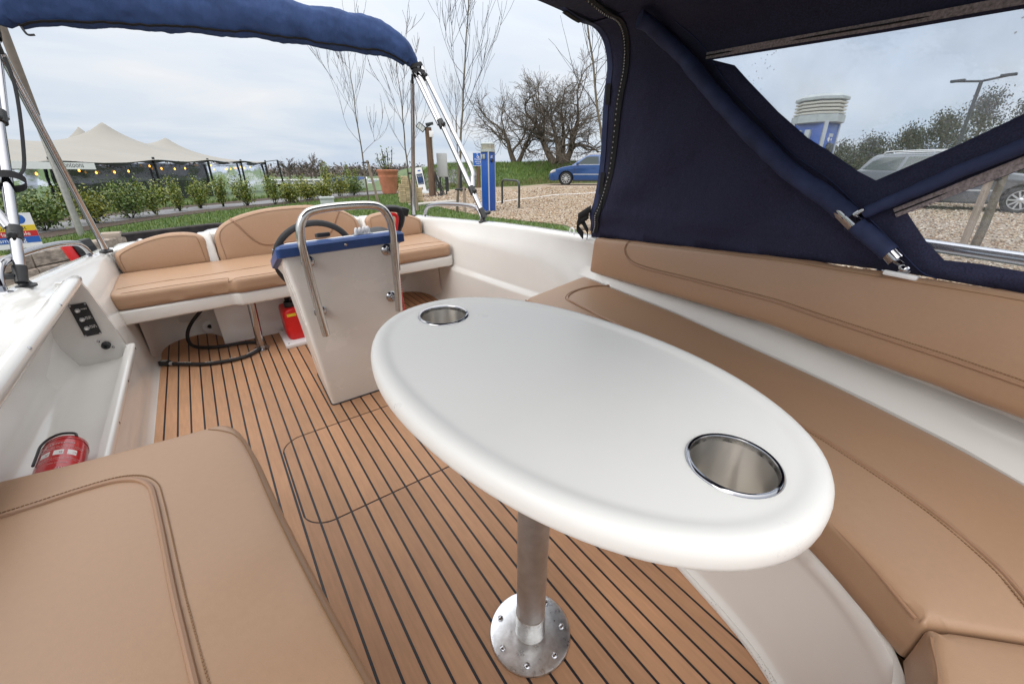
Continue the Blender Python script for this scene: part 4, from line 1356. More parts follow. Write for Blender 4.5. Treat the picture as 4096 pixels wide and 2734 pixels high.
bim.part('zip_tape', M().tube(zb, .0085, 6, flat=.5), MT['webbing'], parent=bt)
bim.part('zip_slider', M().tube(spline([zb[-8], zb[-8] + Vector((.004, -.004, -.018)), zb[-8] + Vector((.012, -.006, -.032)), zb[-8] + Vector((.034, -.006, -.03))], 4), .0045, 8), MT['black'], parent=bt)


def mirx(p, s):
    return (p[0] if s > 0 else 2 * XC - p[0], p[1], p[2])


def knuckle(T_, p, axis, parent=None):
    T_.part('jaw_slide', M().tube([Vector(p) - axis * .026, Vector(p) + axis * .026], .0225, 12), MT['black'], parent=parent)
    b = T_.part('clamp_bolt', M().lathe([(.014, 0), (.014, .02), (.009, .026), (0, .027)], Matrix.Translation(Vector(p) + Vector((0, -.018, 0))) @ Matrix.Rotation(R(90), 4, 'X'), n=12), MT['black'], parent=parent)


for s in (1, -1):
    F_ = Vector((1.502, 2.44, .690)) if s > 0 else Vector((2 * XC - 1.505, 2.29, .690))
    J_ = Vector((1.405, 3.075, 1.555)) if s > 0 else Vector((2 * XC - 1.415, 2.93, 1.55))
    ax = (J_ - F_).normalized()
    sd = Vector((s, 0, 0))
    # swivel foot on the gunwale
    bim.part('deck_foot', M().lathe([(.030, -.001), (.030, .006), (.020, .010), (.014, .022), (.012, .03)], (F_.x, F_.y, gz(F_.y) + .006), n=18), MT['black'])
    bim.part('foot_jaw', M().tube([F_ - ax * .03, F_ + ax * .035], [.018, .021], 12), MT['black'])
    bim.part('foot_knob', M().tube([F_ + Vector((0, -.01, 0)) - Vector((s * -.01, 0, 0)), F_ + Vector((s * .05 if s > 0 else -.05, 0, .004))], [.011, .014], 8), MT['black'])
    p1 = F_ + ax * .03
    bow = bim.part('frame_tube', M().tube([p1, J_, J_ + ax * .05 + sd * -.02], .0165, 14), MT['steel'])
    k1 = F_ + (J_ - F_) * .16
    knuckle(bim, k1, ax, bow)
    o2v = sd * .034 + Vector((0, -.010, .012))
    bend = k1 + ax * .02
    bim.part('frame_tube', M().tube(spline([bend + o2v * .35, bend + ax * .05 + o2v * .9, bend + ax * .12 + o2v * 1.5, F_ + (J_ - F_) * .55 + o2v * 1.35, J_ + o2v * .9, J_ + ax * .05 - sd * .004], 8), .0158, 14), MT['steel'])
    k2 = F_ + (J_ - F_) * .62
    knuckle(bim, k2 + sd * -.004, ax)
    o3v = sd * -.022 + Vector((0, .012, -.006))
    bim.part('frame_tube', M().tube([k2 + o3v * .7, J_ + o3v, J_ + ax * .06 + o3v], .0135, 12), MT['steel'])
    # webbing straps that hold the bunch together
    for f, rr in ((.965, .052), (1.012, .050)):
        c = F_ + (J_ - F_) * f + sd * .008
        q = ax.to_track_quat('Z', 'Y').to_matrix()
        lp = [c + q @ Vector((rr * math.cos(a) * 1.0, rr * .72 * math.sin(a), .010 * math.sin(2 * a + f * 40))) for a in np.linspace(0, 2 * math.pi, 28)[:-1]]
        mm = M()
        n = len(lp)
        mm.add([tuple(p + ax * d) for d in (-.015, .015) for p in lp], [(i, (i + 1) % n, n + (i + 1) % n, n + i) for i in range(n)])
        bim.part('strap', mm, MT['webbing'], smooth=60)
    if s < 0:
        c = F_ + (J_ - F_) * .36 + sd * -.006
        q = ax.to_track_quat('Z', 'Y').to_matrix()
        lp = [c + q @ Vector((.046 * math.cos(a), .034 * math.sin(a), .012 * math.sin(a))) for a in np.linspace(0, 2 * math.pi, 28)[:-1]]
        n = len(lp)
        bim.part('strap', M().add([tuple(p + ax * d) for d in (-.015, .015) for p in lp], [(i, (i + 1) % n, n + (i + 1) % n, n + i) for i in range(n)]), MT['webbing'], smooth=60)
        bim.part('strap_tail', M().tube(spline([J_ + Vector((.02, -.01, -.02)), F_ + (J_ - F_) * .75 + Vector((.06, 0, 0)), F_ + (J_ - F_) * .45 + Vector((.055, 0, 0)), F_ + (J_ - F_) * .38 + Vector((.04, -.02, 0))], 6), .006, 6, flat=.4), MT['webbing'])
    knuckle(bim, J_ - ax * .045 + sd * .03, ax)
    # upright support to the stern corner
    P0 = Vector((1.385, 3.335, gz(3.33) + .004)) if s > 0 else Vector((2 * XC - 1.385, 3.16, gz(3.16) + .012))
    P1 = Vector((1.385, 3.12, 1.475)) if s > 0 else Vector((2 * XC - 1.39, 2.86, 1.455))
    bim.part('support_pole', M().tube([P0, P1], .0145, 14), MT['steel'])
    bim.part('pole_eye', M().tube([P1, P1 + (P1 - P0).normalized() * .05, J_ - ax * .03], .009, 8), MT['black'])
    bim.part('pole_base', M().lathe([(.030, -.004), (.030, .006), (.018, .012), (.0155, .022)], (P0.x, P0.y, P0.z), n=16), MT['black'])

# ============================================================ NAVY SPRAY HOOD WITH CLEAR WINDOWS
BYh = [-1.6, -1.3, -.8, -.3, 0, .25, .5, 1.0, 1.5, 1.6]
BXh = [.50, .70, 1.06, 1.34, 1.43, 1.49, 1.53, 1.575, 1.59, 1.595]


def hp(y, t, s=1):
    b = interp(y, BYh, BXh)
    if t < .72:
        z = .68 + t; x = b + .03 * max(0, (.95 - z) / .3)
    elif t < .987:
        a = (t - .72) / .17; x = b - .17 * (1 - math.cos(a)); z = 1.40 + .17 * math.sin(a)
    else:
        half = b - .17 - XC
        q = min(t - .987, half)
        x = b - .17 - q
        z = 1.57 + .075 * (1 - (1 - q / half) ** 2)
    if s < 0: x = 2 * XC - x
    return Vector((x, y, z))


def hpo(y, t, o=0.0, s=1):
    p = hp(y, t, s)
    a = hp(y + .01, t, s) - hp(y - .01, t, s)
    b = hp(y, t + .008, s) - hp(y, t - .008, s)
    n = a.cross(b)
    n = n.normalized() if n.length > 1e-9 else Vector((-1, 0, 0))
    c = Vector((XC, y, 1.0)) - p
    if n.dot(c) < 0: n = -n
    return p + n * o


def fold(y, t):
    """slack and creases in the cloth"""
    v = .012 * noise.noise(Vector((y * 3.2, t * 3.2, 0)))
    v += .022 * math.exp(-((t - .12 - .10 * (1.5 - y)) / .035) ** 2) * (1 if y > .45 else .2) * (.6 + .8 * noise.noise(Vector((y * 5, 2, 0))))
    v += .014 * math.sin(15 * (t + .8 * y) + 2.5 * noise.noise(Vector((y * 2, t * 2, 5)))) * smoothstep(.1, .5, y) * smoothstep(.02, .2, t) * (.5 + .5 * noise.noise(Vector((y * 2.2, t * 2.2, 9))))
    return v


hood = Thing('spray_hood', 'navy canvas spray hood with clear vinyl windows and zips over the bow', 'canopy', (1.5, .3, .75), boat=True)
t0y = [(-.7, .21), (-.3, .185), (0, .165), (.26, .145), (.6, .105), (1.0, .055), (1.3, .022), (1.55, .0)]
aft = [(1.552, .03), (1.535, .12), (1.52, .22), (1.512, .35), (1.508, .5), (1.505, .62), (1.50, .72), (1.505, .80), (1.505, .88), (1.50, .96)]
side_poly = t0y + aft + [(1.2, .96), (.8, .96), (.4, .96), (0, .96), (-.2, .9), (-.7, .30)]
win1 = [(1.005, .714), (.915, .688), (.855, .640), (.73, .545), (.62, .472), (.55, .437), (.46, .388), (.41, .368), (.27, .46), (.19, .518), (.05, .615), (-.06, .69), (-.09, .714)]
win2 = [(.315, .297), (.15, .412), (0, .515), (-.12, .60), (-.3, .56), (-.52, .30), (-.2, .235), (.07, .207), (.14, .205), (.205, .197), (.255, .235)]
win1 = resample(win1, .03); win2 = resample(win2, .03)
if area2(side_poly) < 0: side_poly = side_poly[::-1]
V_, T_ = fill(resample(side_poly, .035), [win1, win2], .035)
hm_ = M().add([tuple(hpo(y, t, fold(y, t) * min(1, dd / .06))) for (y, t), dd in zip(V_, np.minimum(dist_poly(V_, win1), dist_poly(V_, win2)))], T_)
sp_ = hood.part('side_panel', hm_, MT['navy'], smooth=60, fixn=True)
sol = sp_.modifiers.new('cloth', 'SOLIDIFY'); sol.thickness = .0022; sol.offset = 0
for nm, wpoly in (('clear_window', win1), ('clear_window', win2)):
    big = inset_pts(wpoly if area2(wpoly) > 0 else wpoly[::-1], -.004)
    V2, T2 = fill(big, (), .05)
    hood.part(nm, M().add([tuple(hpo(y, t, -.004 + .004 * noise.noise(Vector((y * 5, t * 5, 3))))) for y, t in V2], T2), MT['pane'], smooth=60)
# roof, ended short and far side left open so light reaches the table
rf = M()
def roof_fn(u, v):
    y = 1.505 - 1.5 * u
    b = interp(y, BYh, BXh) - XC
    total = 2 * (.72 + .267 + (b - .17))
    a = .93 + (total - 1.86) * v
    half = total / 2
    p = hp(y, a) if a <= half else hp(y, total - a, -1)
    return tuple(p + Vector((0, .012 * noise.noise(Vector((y * 2, v * 5, 1))), .012 * noise.noise(Vector((y * 3, v * 6, 0))))))
rf.grid(roof_fn, 24, 60)
o_ = hood.part('roof_panel', rf, MT['navy'], smooth=60)


def ribbon(pts, width, off, n=8, thick=None):
    sp = spline(pts, n)
    vs_, fs = [], []
    for i, (y, t) in enumerate(sp):
        a = np.array(sp[max(0, i - 1)]); b = np.array(sp[min(len(sp) - 1, i + 1)])
        d = b - a; d = d / (np.linalg.norm(d) + 1e-9)
        nx, ny = -d[1], d[0]
        for e in (-1, 1):
            vs_.append(tuple(hpo(y + nx * width / 2 * e, t + ny * width / 2 * e, off + fold(y, t))))
    for i in range(len(sp) - 1):
        fs.append((2 * i, 2 * i + 1, 2 * i + 3, 2 * i + 2))
    return M().add(vs_, fs)


hood.part('hem', ribbon([(1.540, .03), (1.515, .15), (1.498, .35), (1.494, .5), (1.490, .62), (1.485, .72), (1.490, .80), (1.489, .90), (1.48, .99), (1.48, 1.15), (1.48, 1.4)], .032, .004), MT['navy_sleeve'], smooth=60)
zc = [(1.525, .03), (1.495, .10), (1.467, .19), (1.442, .30), (1.430, .45), (1.415, .60), (1.398, .70), (1.392, .78), (1.38, .86), (1.365, .93), (1.345, 1.02), (1.33, 1.12), (1.32, 1.3)]
hood.part('aft_zip_tape', ribbon(zc, .036, .006), MT['webbing'], smooth=60)
tm_ = M()
for i, (y, t) in enumerate(spline(zc, 14)):
    if i % 2: continue
    tm_.obox(Matrix.Translation(hpo(y + .004, t, .009 + fold(y, t))), .0016, .0016, .0026)
z_ = hood.part('zip_teeth', tm_, MT['zipteeth'], smooth=None)
# padded sleeves over the hood frame
slv = [(1.24, .945), (1.19, .83), (1.09, .725), (.98, .632), (.86, .54), (.74, .455), (.62, .375), (.50, .315), (.42, .270)]


def sleeve(pts, r, off, name, mt, flat=.62):
    sp = spline(pts, 10)
    P = [hpo(y, t, off) for y, t in sp]
    rr = [r * (1 + .10 * noise.noise(Vector((i * .35, r * 50, 0))) + .05 * noise.noise(Vector((i * .9, 4, 0)))) for i in range(len(P))]
    return hood.part(name, M().tube(P, rr, 14), mt, smooth=70)
sleeve(slv, .0265, .034, 'frame_sleeve', MT['navy_sleeve'])
sleeve([(.415, .262), (.36, .232), (.305, .198)], .0235, .034, 'frame_sleeve', MT['navy_sleeve'])
sleeve([(.395, .287), (.33, .335), (.25, .395), (.16, .455), (.05, .535), (-.10, .64), (-.25, .72)], .016, .030, 'frame_sleeve', MT['navy_sleeve'])
fr = M().tube([hpo(y, t, .036) for y, t in [(.45, .287), (.425, .272), (.40, .257)]], .0255, 18)
hood.part('frame_collar', fr, MT['steel'])
hood.part('collar_clamp', M().obox(Matrix.Translation(hpo(.408, .283, .040)) @ Matrix.Rotation(R(40), 4, 'X'), .014, .006, .022), MT['steel'], bevel=.003)
A_ = hpo(.308, .200, .034); B_ = hpo(.286, .184, .034)
hood.part('frame_end', M().tube([A_, B_], .0195, 16), MT['steel'])
pd = hpo(.258, .158, .048)
hood.part('hinge', M().tube(spline([B_, B_ + Vector((-.004, -.020, -.008)), B_ * .5 + pd * .5 + Vector((-.010, -.016, 0)), pd + Vector((-.004, -.004, .010)), pd + Vector((0, .004, -.002))], 5), .0125, 12, flat=.7), MT['steel'])
hood.part('hinge_screw', M().lathe([(.008, 0), (.008, .004), (.004, .006), (0, .006)], Matrix.Translation(B_ + Vector((-.018, -.022, -.012))) @ Matrix.Rotation(R(-90), 4, 'Y'), n=12), MT['silver'])
hood.part('hinge_pad', M().obox(Matrix.Translation(pd + Vector((0, 0, -.006))) @ Matrix.Rotation(R(12), 4, 'Y'), .020, .036, .007), MT['white'], bevel=.004)
# zip strips along the roll-up window edges
for pts, w in (([(1.03, .728), (.7, .730), (.3, .730), (-.1, .730)], .020), ([(.338, .293), (.24, .362), (.12, .447), (0, .530), (-.2, .668)], .024)):
    hood.part('window_zip', ribbon(pts, w, .006), MT['zip'], smooth=60)
    hood.part('zip_coil', M().tube([hpo(y, t, .0085) for y, t in spline(pts, 10)], .0022, 6), MT['webbing'])
hood.part('hem_seam', M().tube([hpo(y, t, .004 + fold(y, t)) for y, t in spline([(1.14, .86), (.97, .68), (.74, .49), (.52, .355), (.36, .25), (.25, .165), (.2, .15)], 10)], .0016, 5), MT['navy_sleeve'])
# hook-and-loop tabs along the aft edge
for y, t, h in ((1.484, 1.06, .045), (1.478, .64, .040), (1.484, .27, .05), (1.476, .17, .04)):
    hood.part('fastener_tab', ribbon([(y, t - h), (y, t), (y, t + h)], .026, .0085, 3), MT['webbing'])
# loose straps at the aft foot
def web(pts, w, side):
    sp = [Vector(p) for p in spline(pts, 6)]
    sd_ = Vector(side).normalized()
    mm = M()
    mm.loft([[tuple(p + sd_ * w + o), tuple(p - sd_ * w + o)] for p in sp for o in (Vector((0, 0, 0)),)], closed=False)
    return mm
st1 = hood.part('strap', web([(1.565, 1.52, .83), (1.562, 1.545, .815), (1.558, 1.575, .795), (1.555, 1.595, .78), (1.560, 1.575, .768), (1.565, 1.56, .755), (1.57, 1.535, .72), (1.585, 1.55, .685)], .017, (.1, .1, 1)), MT['webbing'], smooth=60)
st2 = hood.part('strap', web([(1.565, 1.53, .80), (1.558, 1.57, .770), (1.553, 1.598, .74), (1.560, 1.58, .712), (1.57, 1.56, .69)], .019, (.1, .1, 1)), MT['webbing'], smooth=60)
for o_ in (st1, st2):
    md = o_.modifiers.new('thick', 'SOLIDIFY'); md.thickness = .003

# ============================================================ THE BANK AND EVERYTHING ON IT
def gh_(x, y):
    d = math.hypot(x, y); a = math.degrees(math.atan2(x, y))
    n = (-(x + 2) * 10 + (y - 9.7) * 8.9) / 13.4
    z = .2
    z += (.20 + .14 * smoothstep(35, 41, a)) * smoothstep(20, 34, a) * smoothstep(11, 23, d) * (1 - smoothstep(52, 66, a))
    z -= .40 * smoothstep(3.2, 9, n) * (1 - smoothstep(16, 24, a))
    # grassy bank behind the gravel
    q = mound(x, y)
    return z + q


MR0, MR1 = Vector((9.0, 24.85)), Vector((37.0, 19.9))     # ridge line of the bank
def mound(x, y):
    e = MR1 - MR0
    t = max(0, min(1, (Vector((x, y)) - MR0).dot(e) / e.length_squared))
    nrm = Vector((e.y, -e.x)).normalized()
    s = (Vector((x, y)) - MR0).dot(nrm)                  # negative or positive side
    toward = -s if nrm.dot(-MR0) < 0 else s              # metres towards the viewer
    h = 1.28 * smoothstep(0, .12, t) * (1 - smoothstep(.86, 1.0, t))
    return h * (1 - smoothstep(-.2, 3.3, toward)) * smoothstep(-30, -8, toward)


edge_pts = [(-60, -8), (-9, 2.0), (-2.75, 6.45), (-1.20, 9.05), (.12, 9.93), (2.3, 9.1), (3.0, 7.0), (3.15, 4.0), (3.2, -40)]
g_poly = edge_pts + [(300, -40), (300, 420), (-300, 420), (-300, -8)]
if area2(g_poly) < 0: g_poly = g_poly[::-1]
near = [(x, y) for x in np.arange(-12, 40, .9) for y in np.arange(-6, 45, .9)]
gx_pts = near + [(x, y) for x in np.arange(-90, 90, 7) for y in np.arange(46, 160, 7)]
V_, T_ = fill(resample(g_poly, 6.0) if False else g_poly, (), 60, gx_pts)
structure('ground', M().add([(x, y, gh_(x, y)) for x, y in V_], T_), MT['grass'], smooth=60)
structure('water', M().add([(-300, -60, -.42), (4.2, -60, -.42), (4.2, 11, -.42), (-300, 11, -.42)], [(0, 1, 2, 3)]), mat('river_water', (0.03, 0.04, 0.035), 0.08, bscale=6, bstr=0.25))


def drape(poly, z, step, extra=()):
    if area2(poly) < 0: poly = poly[::-1]
    V, T = fill(resample(poly, step), (), step, extra)
    return M().add([(x, y, gh_(x, y) + z) for x, y in V], T)


path_near = [(-5.2, 6.2), (-2.9, 8.9), (-2.03, 9.72), (-1.52, 11.0), (-.72, 12.5), (.34, 14.0), (1.45, 14.95), (4.1, 17.7), (6.9, 19.9), (9.0, 20.9), (12.0, 21.4), (13.5, 22.2)]
path_far = [(14, 24.0), (11.5, 24.4), (8.2, 23.9), (5.6, 22.3), (3.3, 20.2), (1.4, 17.6), (.2, 16.6), (-.9, 15.3), (-1.9, 13.8), (-2.9, 12.0), (-4.4, 10.2), (-7.5, 6.8)]
soil_near = [(x, y) for x, y in path_near]
structure('flower_bed', drape(path_near[1:-2] + [(8.8, 21.6)] + [(x - .1, y + .0) for x, y in [(6.5, 20.4), (3.6, 18.2), (1.1, 15.6), (.1, 14.7), (-1.0, 13.0), (-1.8, 11.4), (-2.4, 10.1), (-3.3, 9.2)]], .012, .8), MT['soil'])
structure('path', drape(path_near + path_far, .006, .8), MT['asphalt'])
soil_far = [(p[0] - .25, p[1] + .25) for p in path_far[1:-1]]
structure('flower_bed', drape(path_far[1:-1] + [(p[0] - .75, p[1] + .85) for p in path_far[1:-1]][::-1], .010, .8), MT['soil'])
# a second paved lane in front of the marquee
structure('lane', drape([(-9, 14.0), (-4.2, 15.4), (-2.2, 17.6), (.4, 20.4), (3.4, 24.0), (2.4, 25.2), (-1.2, 22.2), (-3.8, 19.6), (-9, 17.4)], .008, 1.0), MT['asphalt'])

grav = [(6.1, 13.6), (5.6, 11.2), (5.45, 9.6), (5.35, 8.3), (5.5, 7.2), (5.7, 6.2), (4.9, 4.6), (3.6, 3.4), (3.45, 1.5), (3.5, -3), (24, -6), (36, -2), (36, 15.5), (30, 17.6), (17.5, 19.9), (14.9, 20.4), (11.5, 21.0), (10.2, 20.5), (8.0, 18.6), (6.6, 15.6)]
structure('gravel_yard', drape(grav, .010, .9), MT['gravel'], smooth=60)

# loose stones near enough to be told apart
def rand_in(poly, n, dmin, dmax, bias=1.6):
    out = []
    P = np.array(poly)
    while len(out) < n:
        d = dmin + (dmax - dmin) * RNG.random(n * 3) ** bias
        a = RNG.uniform(R(-30), R(100), n * 3)
        pts = np.stack([d * np.sin(a), d * np.cos(a)], 1)
        pts = pts[in_poly(pts, poly)]
        out += [tuple(p) for p in pts]
    return np.array(out[:n])


def scatter(tv, tf, pts, size, flat=(1, 1, 1), tilt=1.0):
    """copies a small template to many places at once"""
    n = len(pts); k = len(tv)
    tv = np.array(tv, float) * np.array(flat)
    ang = RNG.uniform(0, 2 * np.pi, n); ti = RNG.normal(0, .35 * tilt, n); tj = RNG.normal(0, .35 * tilt, n)
    ca, sa = np.cos(ang), np.sin(ang)
    v = tv[None] * size[:, None, None]
    x = v[..., 0] * ca[:, None] - v[..., 1] * sa[:, None]
    y = v[..., 0] * sa[:, None] + v[..., 1] * ca[:, None]
    z = v[..., 2] + x * ti[:, None] + y * tj[:, None]
    V = np.stack([x, y, z], 2) + pts[:, None]
    F = (np.array(tf)[None] + (np.arange(n) * k)[:, None, None]).reshape(-1, len(tf[0]))
    return V.reshape(-1, 3), F
OCT = [(1, 0, 0), (0, 1, 0), (-1, 0, 0), (0, -1, 0), (.1, .1, .8), (0, 0, -.5)]
OCTF = [(0, 1, 4), (1, 2, 4), (2, 3, 4), (3, 0, 4), (1, 0, 5), (2, 1, 5), (3, 2, 5), (0, 3, 5)]
sp2 = rand_in(grav, 42000, 3.6, 21, 1.25)
s3 = np.array([(x, y, gh_(x, y) + .016) for x, y in sp2])
dd_ = np.hypot(s3[:, 0], s3[:, 1])
structure('loose_gravel', scatter(OCT, OCTF, s3, RNG.uniform(.010, .026, len(s3)) * (.7 + dd_ / 16), (1, .8, .75)), MT['stones'], kind='stuff', label='loose buff gravel scattered over the yard', smooth=None)

# grass blades
BL = [(-.06, 0, 0), (.06, 0, 0), (.02, .25, 1)]
BLF = [(0, 1, 2)]
lawn = [(-2.7, 6.6), (-1.22, 9.1), (.12, 9.98), (2.35, 9.15), (3.05, 7.0), (3.2, 4.0), (3.3, 3.2), (4.7, 4.8), (5.6, 6.2), (5.4, 7.2), (5.3, 8.3), (5.4, 9.6), (5.6, 11.2), (6.1, 13.6), (6.9, 16.5), (8.3, 19.8), (6.9, 19.6), (4.1, 17.4), (1.45, 14.7), (.34, 13.8), (-.72, 12.2), (-1.5, 10.7), (-2.0, 9.5), (-2.9, 8.6)]
gp = rand_in(lawn, 52000, 4.5, 21, 1.1)
g3 = np.array([(x, y, gh_(x, y) - .004) for x, y in gp])
gd = np.hypot(g3[:, 0], g3[:, 1])
structure('lawn_grass', scatter(BL, BLF, g3, RNG.uniform(.03, .075, len(g3)) * (.8 + gd / 40), (1.6, 1.6, 1), 1.3), MT['blade'], kind='stuff', label='short green lawn grass on the bank', smooth=None)
far_side = [(-3.4, 12.4), (-1.6, 15.2), (.5, 18.0), (4.0, 22.3), (7.8, 25.2), (9.0, 29), (4, 26), (.5, 21), (-2, 18), (-4, 15.5)]
mb = [(8.8, 22.4), (11.5, 21.3), (17.5, 20.2), (30, 17.9), (32, 21), (18, 24.4), (9.5, 26.0)]
gp2 = np.concatenate([rand_in(far_side, 5000, 10, 32, 1.0), rand_in(mb, 34000, 15, 36, .9)])
g3 = np.array([(x, y, gh_(x, y) - .01) for x, y in gp2])
structure('bank_grass', scatter(BL, BLF, g3, RNG.uniform(.06, .17, len(g3)), (1.7, 1.7, 1), 1.5), MT['blade'], kind='stuff', label='long green grass on the raised bank', smooth=None)
foot = [(10.5, 21.2), (14.9, 20.4), (17.5, 19.9), (30, 17.6), (30, 18.8), (17.6, 21.2), (15, 21.6), (10.6, 22.2)]
gp3 = rand_in(foot, 6000, 15, 36, .9)
g3 = np.array([(x, y, gh_(x, y) - .01) for x, y in gp3])
structure('dry_grass', scatter(BL, BLF, g3, RNG.uniform(.08, .22, len(g3)), (1.4, 1.4, 1), 2.0), MT['dryblade'], kind='stuff', label='dry straw coloured grass at the foot of the bank', smooth=None)
# fallen leaves on lawn are too few to matter; a white cord lies across the gravel
cd = Thing('marker_rope', 'thin white marker rope lying across the gravel yard', 'rope', (10, 12, gh_(10, 12)))
cd.part('rope', M().tube([(x, y, gh_(x, y) + .03 + .01 * math.sin(x * 3)) for x, y in spline([(6.3, 11.6), (8.2, 12.0), (10.0, 12.4), (12.6, 12.2), (14.8, 11.8)], 8)], .014, 6), MT['white'])

# ------------------------------------------------------------ timber retaining wall
rw = Thing('timber_wall', 'stepped retaining wall of weathered sleepers at the water edge behind the stern', 'wall', (-1.2, 9.0, -.4))
def sleeper(a, b, z0, z1, th, mt, jit=0):
    a = Vector((*a, 0)); b = Vector((*b, 0))
    d = b - a; L_ = d.length; ang = math.atan2(d.y, d.x)
    mm = M()
    n = max(2, int(L_ / .5))
    mx = Matrix.Translation(a) @ Matrix.Rotation(ang, 4, 'Z')
    rings = []
    for i in range(n + 1):
        x = L_ * i / n
        j = lambda k: .012 * noise.noise(Vector((a.x * 3 + x, z0 * 9, k)))
        rings.append([mx @ Vector((x, -th + j(1), z0 + .008 + j(2))), mx @ Vector((x, -th + .012 + j(3), z0)), mx @ Vector((x, .02, z0)), mx @ Vector((x, .02, z1)), mx @ Vector((x, -th + .02, z1 + j(4))), mx @ Vector((x, -th + j(5), z1 - .018 + j(6)))])
    mm.loft([[tuple(p) for p in r_] for r_ in rings], caps=True)
    rw.part('sleeper', mm, mt, smooth=30)
seg = [((-2.75, 6.45), (-1.98, 7.75)), ((-1.97, 7.77), (-1.20, 9.05))]
for i, (z0, z1) in enumerate(((.06, .235), (-.12, .05), (-.29, -.13), (-.45, -.30))):
    for a, b in seg:
        sleeper(a, b, z0, z1, .14 - .02 * i + .03 * (i % 2), MT['sleeper'])
    sleeper((-4.2, 5.4), (-2.77, 6.42), z0, z1, .12 + .03 * (i % 2), MT['sleeper'])
for i, (z0, z1) in enumerate(((.0, .27), (-.25, -.01), (-.46, -.26))):
    sleeper((-1.18, 9.06), (.12, 9.93), z0, z1, .12 + .02 * i, MT['sleeper_black'])
    sleeper((.13, 9.93), (2.3, 9.1), z0, z1, .12 + .02 * i, MT['sleeper_black'])
rw.part('corner_post', M().box(-1.36, -1.12, 8.84, 9.10, -.46, .30), MT['sleeper'], bevel=.015)
rw.part('bolt_cap', M().lathe([(.05, 0), (.05, .02), (.02, .05), (0, .055)], Matrix.Translation((-.93, 9.06, .12)) @ Matrix.Rotation(R(70), 4, 'X'), n=14), MT['silver'])

# red and black rubber fender post standing against the wall
fp = Thing('dock_fender', 'red and black rubber fender leaning at the timber wall behind the left grab rail', 'fender', (-1.22, 6.95, -.1))
FX = Matrix.Translation((-1.22, 6.95, .12)) @ Matrix.Rotation(R(-14), 4, 'Y') @ Matrix.Rotation(R(28), 4, 'Z')
fp.part('red_face', M().obox(FX @ Matrix.Translation((-.095, 0, 0)), .035, .06, .30), MT['redplastic'], bevel=.01)
fp.part('black_body', M().obox(FX @ Matrix.Translation((.035, 0, 0)), .092, .09, .305), MT['black'], bevel=.02)
for i in range(4):
    fp.part('tread_rib', M().obox(FX @ Matrix.Translation((.035, -.092, -.22 + .14 * i)), .08, .008, .018), MT['black'])

# galvanised pole with the upper length painted brown
gp_ = Thing('steel_pole', 'tall galvanised pole with brown upper sleeve on the bank behind the left bimini frame', 'pole', (-1.70, 9.75, .2))
gp_.part('lower_pole', M().tube([(-1.70, 9.75, .15), (-1.70, 9.75, 2.0)], .046, 16), MT['galv'])
gp_.part('upper_sleeve', M().tube([(-1.70, 9.75, 1.95), (-1.70, 9.75, 4.6)], .052, 16), mat('brown_paint', (0.17, 0.135, 0.11), 0.6, nscale=8, namt=0.2))

# warning sign at the fuel berth
sg = Thing('warning_sign', 'white, yellow, red and blue warning sign on the bank at the left edge', 'sign', (-2.12, 8.05, .2))
SG = Matrix.Translation((-2.12, 8.03, .47)) @ Matrix.Rotation(R(14), 4, 'Z') @ Matrix.Rotation(R(90), 4, 'X')
sg.part('board', M().obox(SG @ Matrix.Translation((0, 0, -.006)), .32, .215, .006), MT['white'])
for y0, y1, mt in ((.0, .068, 'yellow'), (-.072, -.002, 'redsign'), (-.15, -.074, 'bluesign')):
    sg.part('colour_band', M().obox(SG @ Matrix.Translation((0, (y0 + y1) / 2, .0012)), .318, (y1 - y0) / 2, .0012), MT[mt])
for tx, yy, mt, sz in (('Petroleum spirit', .034, 'darkprint', .066), ('Highly            ', -.037, 'lettering', .066), ('          Flammable', -.037, 'lettering', .066), ('No smoking', -.112, 'lettering', .07)):
    sg.part('lettering', text_mesh(tx, sz, MT[mt], SG @ Matrix.Translation((.02, yy, .003)), sg.off), None)
for xx in (-.20, .0, .2):
    rg = [SG @ Vector((xx + .055 * math.cos(a), .142 + .055 * math.sin(a), .002)) for a in np.linspace(0, 2 * math.pi, 25)[:-1]]
    if xx < .1:
        sg.part('prohibition_ring', M().tube(rg, .006, 6, closed=True), MT['redsign'])
        sg.part('prohibition_bar', M().tube([SG @ Vector((xx - .038, .142 + .038, .002)), SG @ Vector((xx + .038, .142 - .038, .002))], .005, 6), MT['redsign'])
        sg.part('pictogram', M().obox(SG @ Matrix.Translation((xx, .142, .001)), .028, .007, .001), MT['darkprint'])
    else:
        sg.part('mandatory_disc', M().lathe([(.058, 0), (.058, .002), (0, .0025)], SG @ Matrix.Translation((xx, .142, 0)), n=28), MT['bluesign'])
sg.part('post', M().tube([(-2.12, 8.07, .15), (-2.12, 8.07, .66)], .025, 10), MT['galv'])

# ------------------------------------------------------------ shrubs
LF = [(0, -.5, 0), (.24, 0, .05), (0, .5, 0), (-.24, 0, .05)]
LFF = [(0, 1, 2, 3)]
def leaf_cloud(centers, n, spread, lsize, up=.35):
    """leaves round stem points: (n*4,3) verts, quads"""
    c = centers[RNG.integers(0, len(centers), n)]
    p = c + RNG.normal(0, 1, (n, 3)) * spread
    s = RNG.uniform(lsize * .6, lsize * 1.25, n)
    d = RNG.normal(0, 1, (n, 3)) + np.array([0, 0, up]); d /= np.linalg.norm(d, axis=1)[:, None]
    e = np.cross(d, RNG.normal(0, 1, (n, 3))); e /= np.linalg.norm(e, axis=1)[:, None] + 1e-9
    f = np.cross(d, e)
    q = np.array(LF)
    V = p[:, None] + s[:, None, None] * (q[None, :, 0, None] * e[:, None] + q[None, :, 1, None] * d[:, None] + q[None, :, 2, None] * f[:, None])
    return V.reshape(-1, 3), np.arange(n * 4).reshape(n, 4)


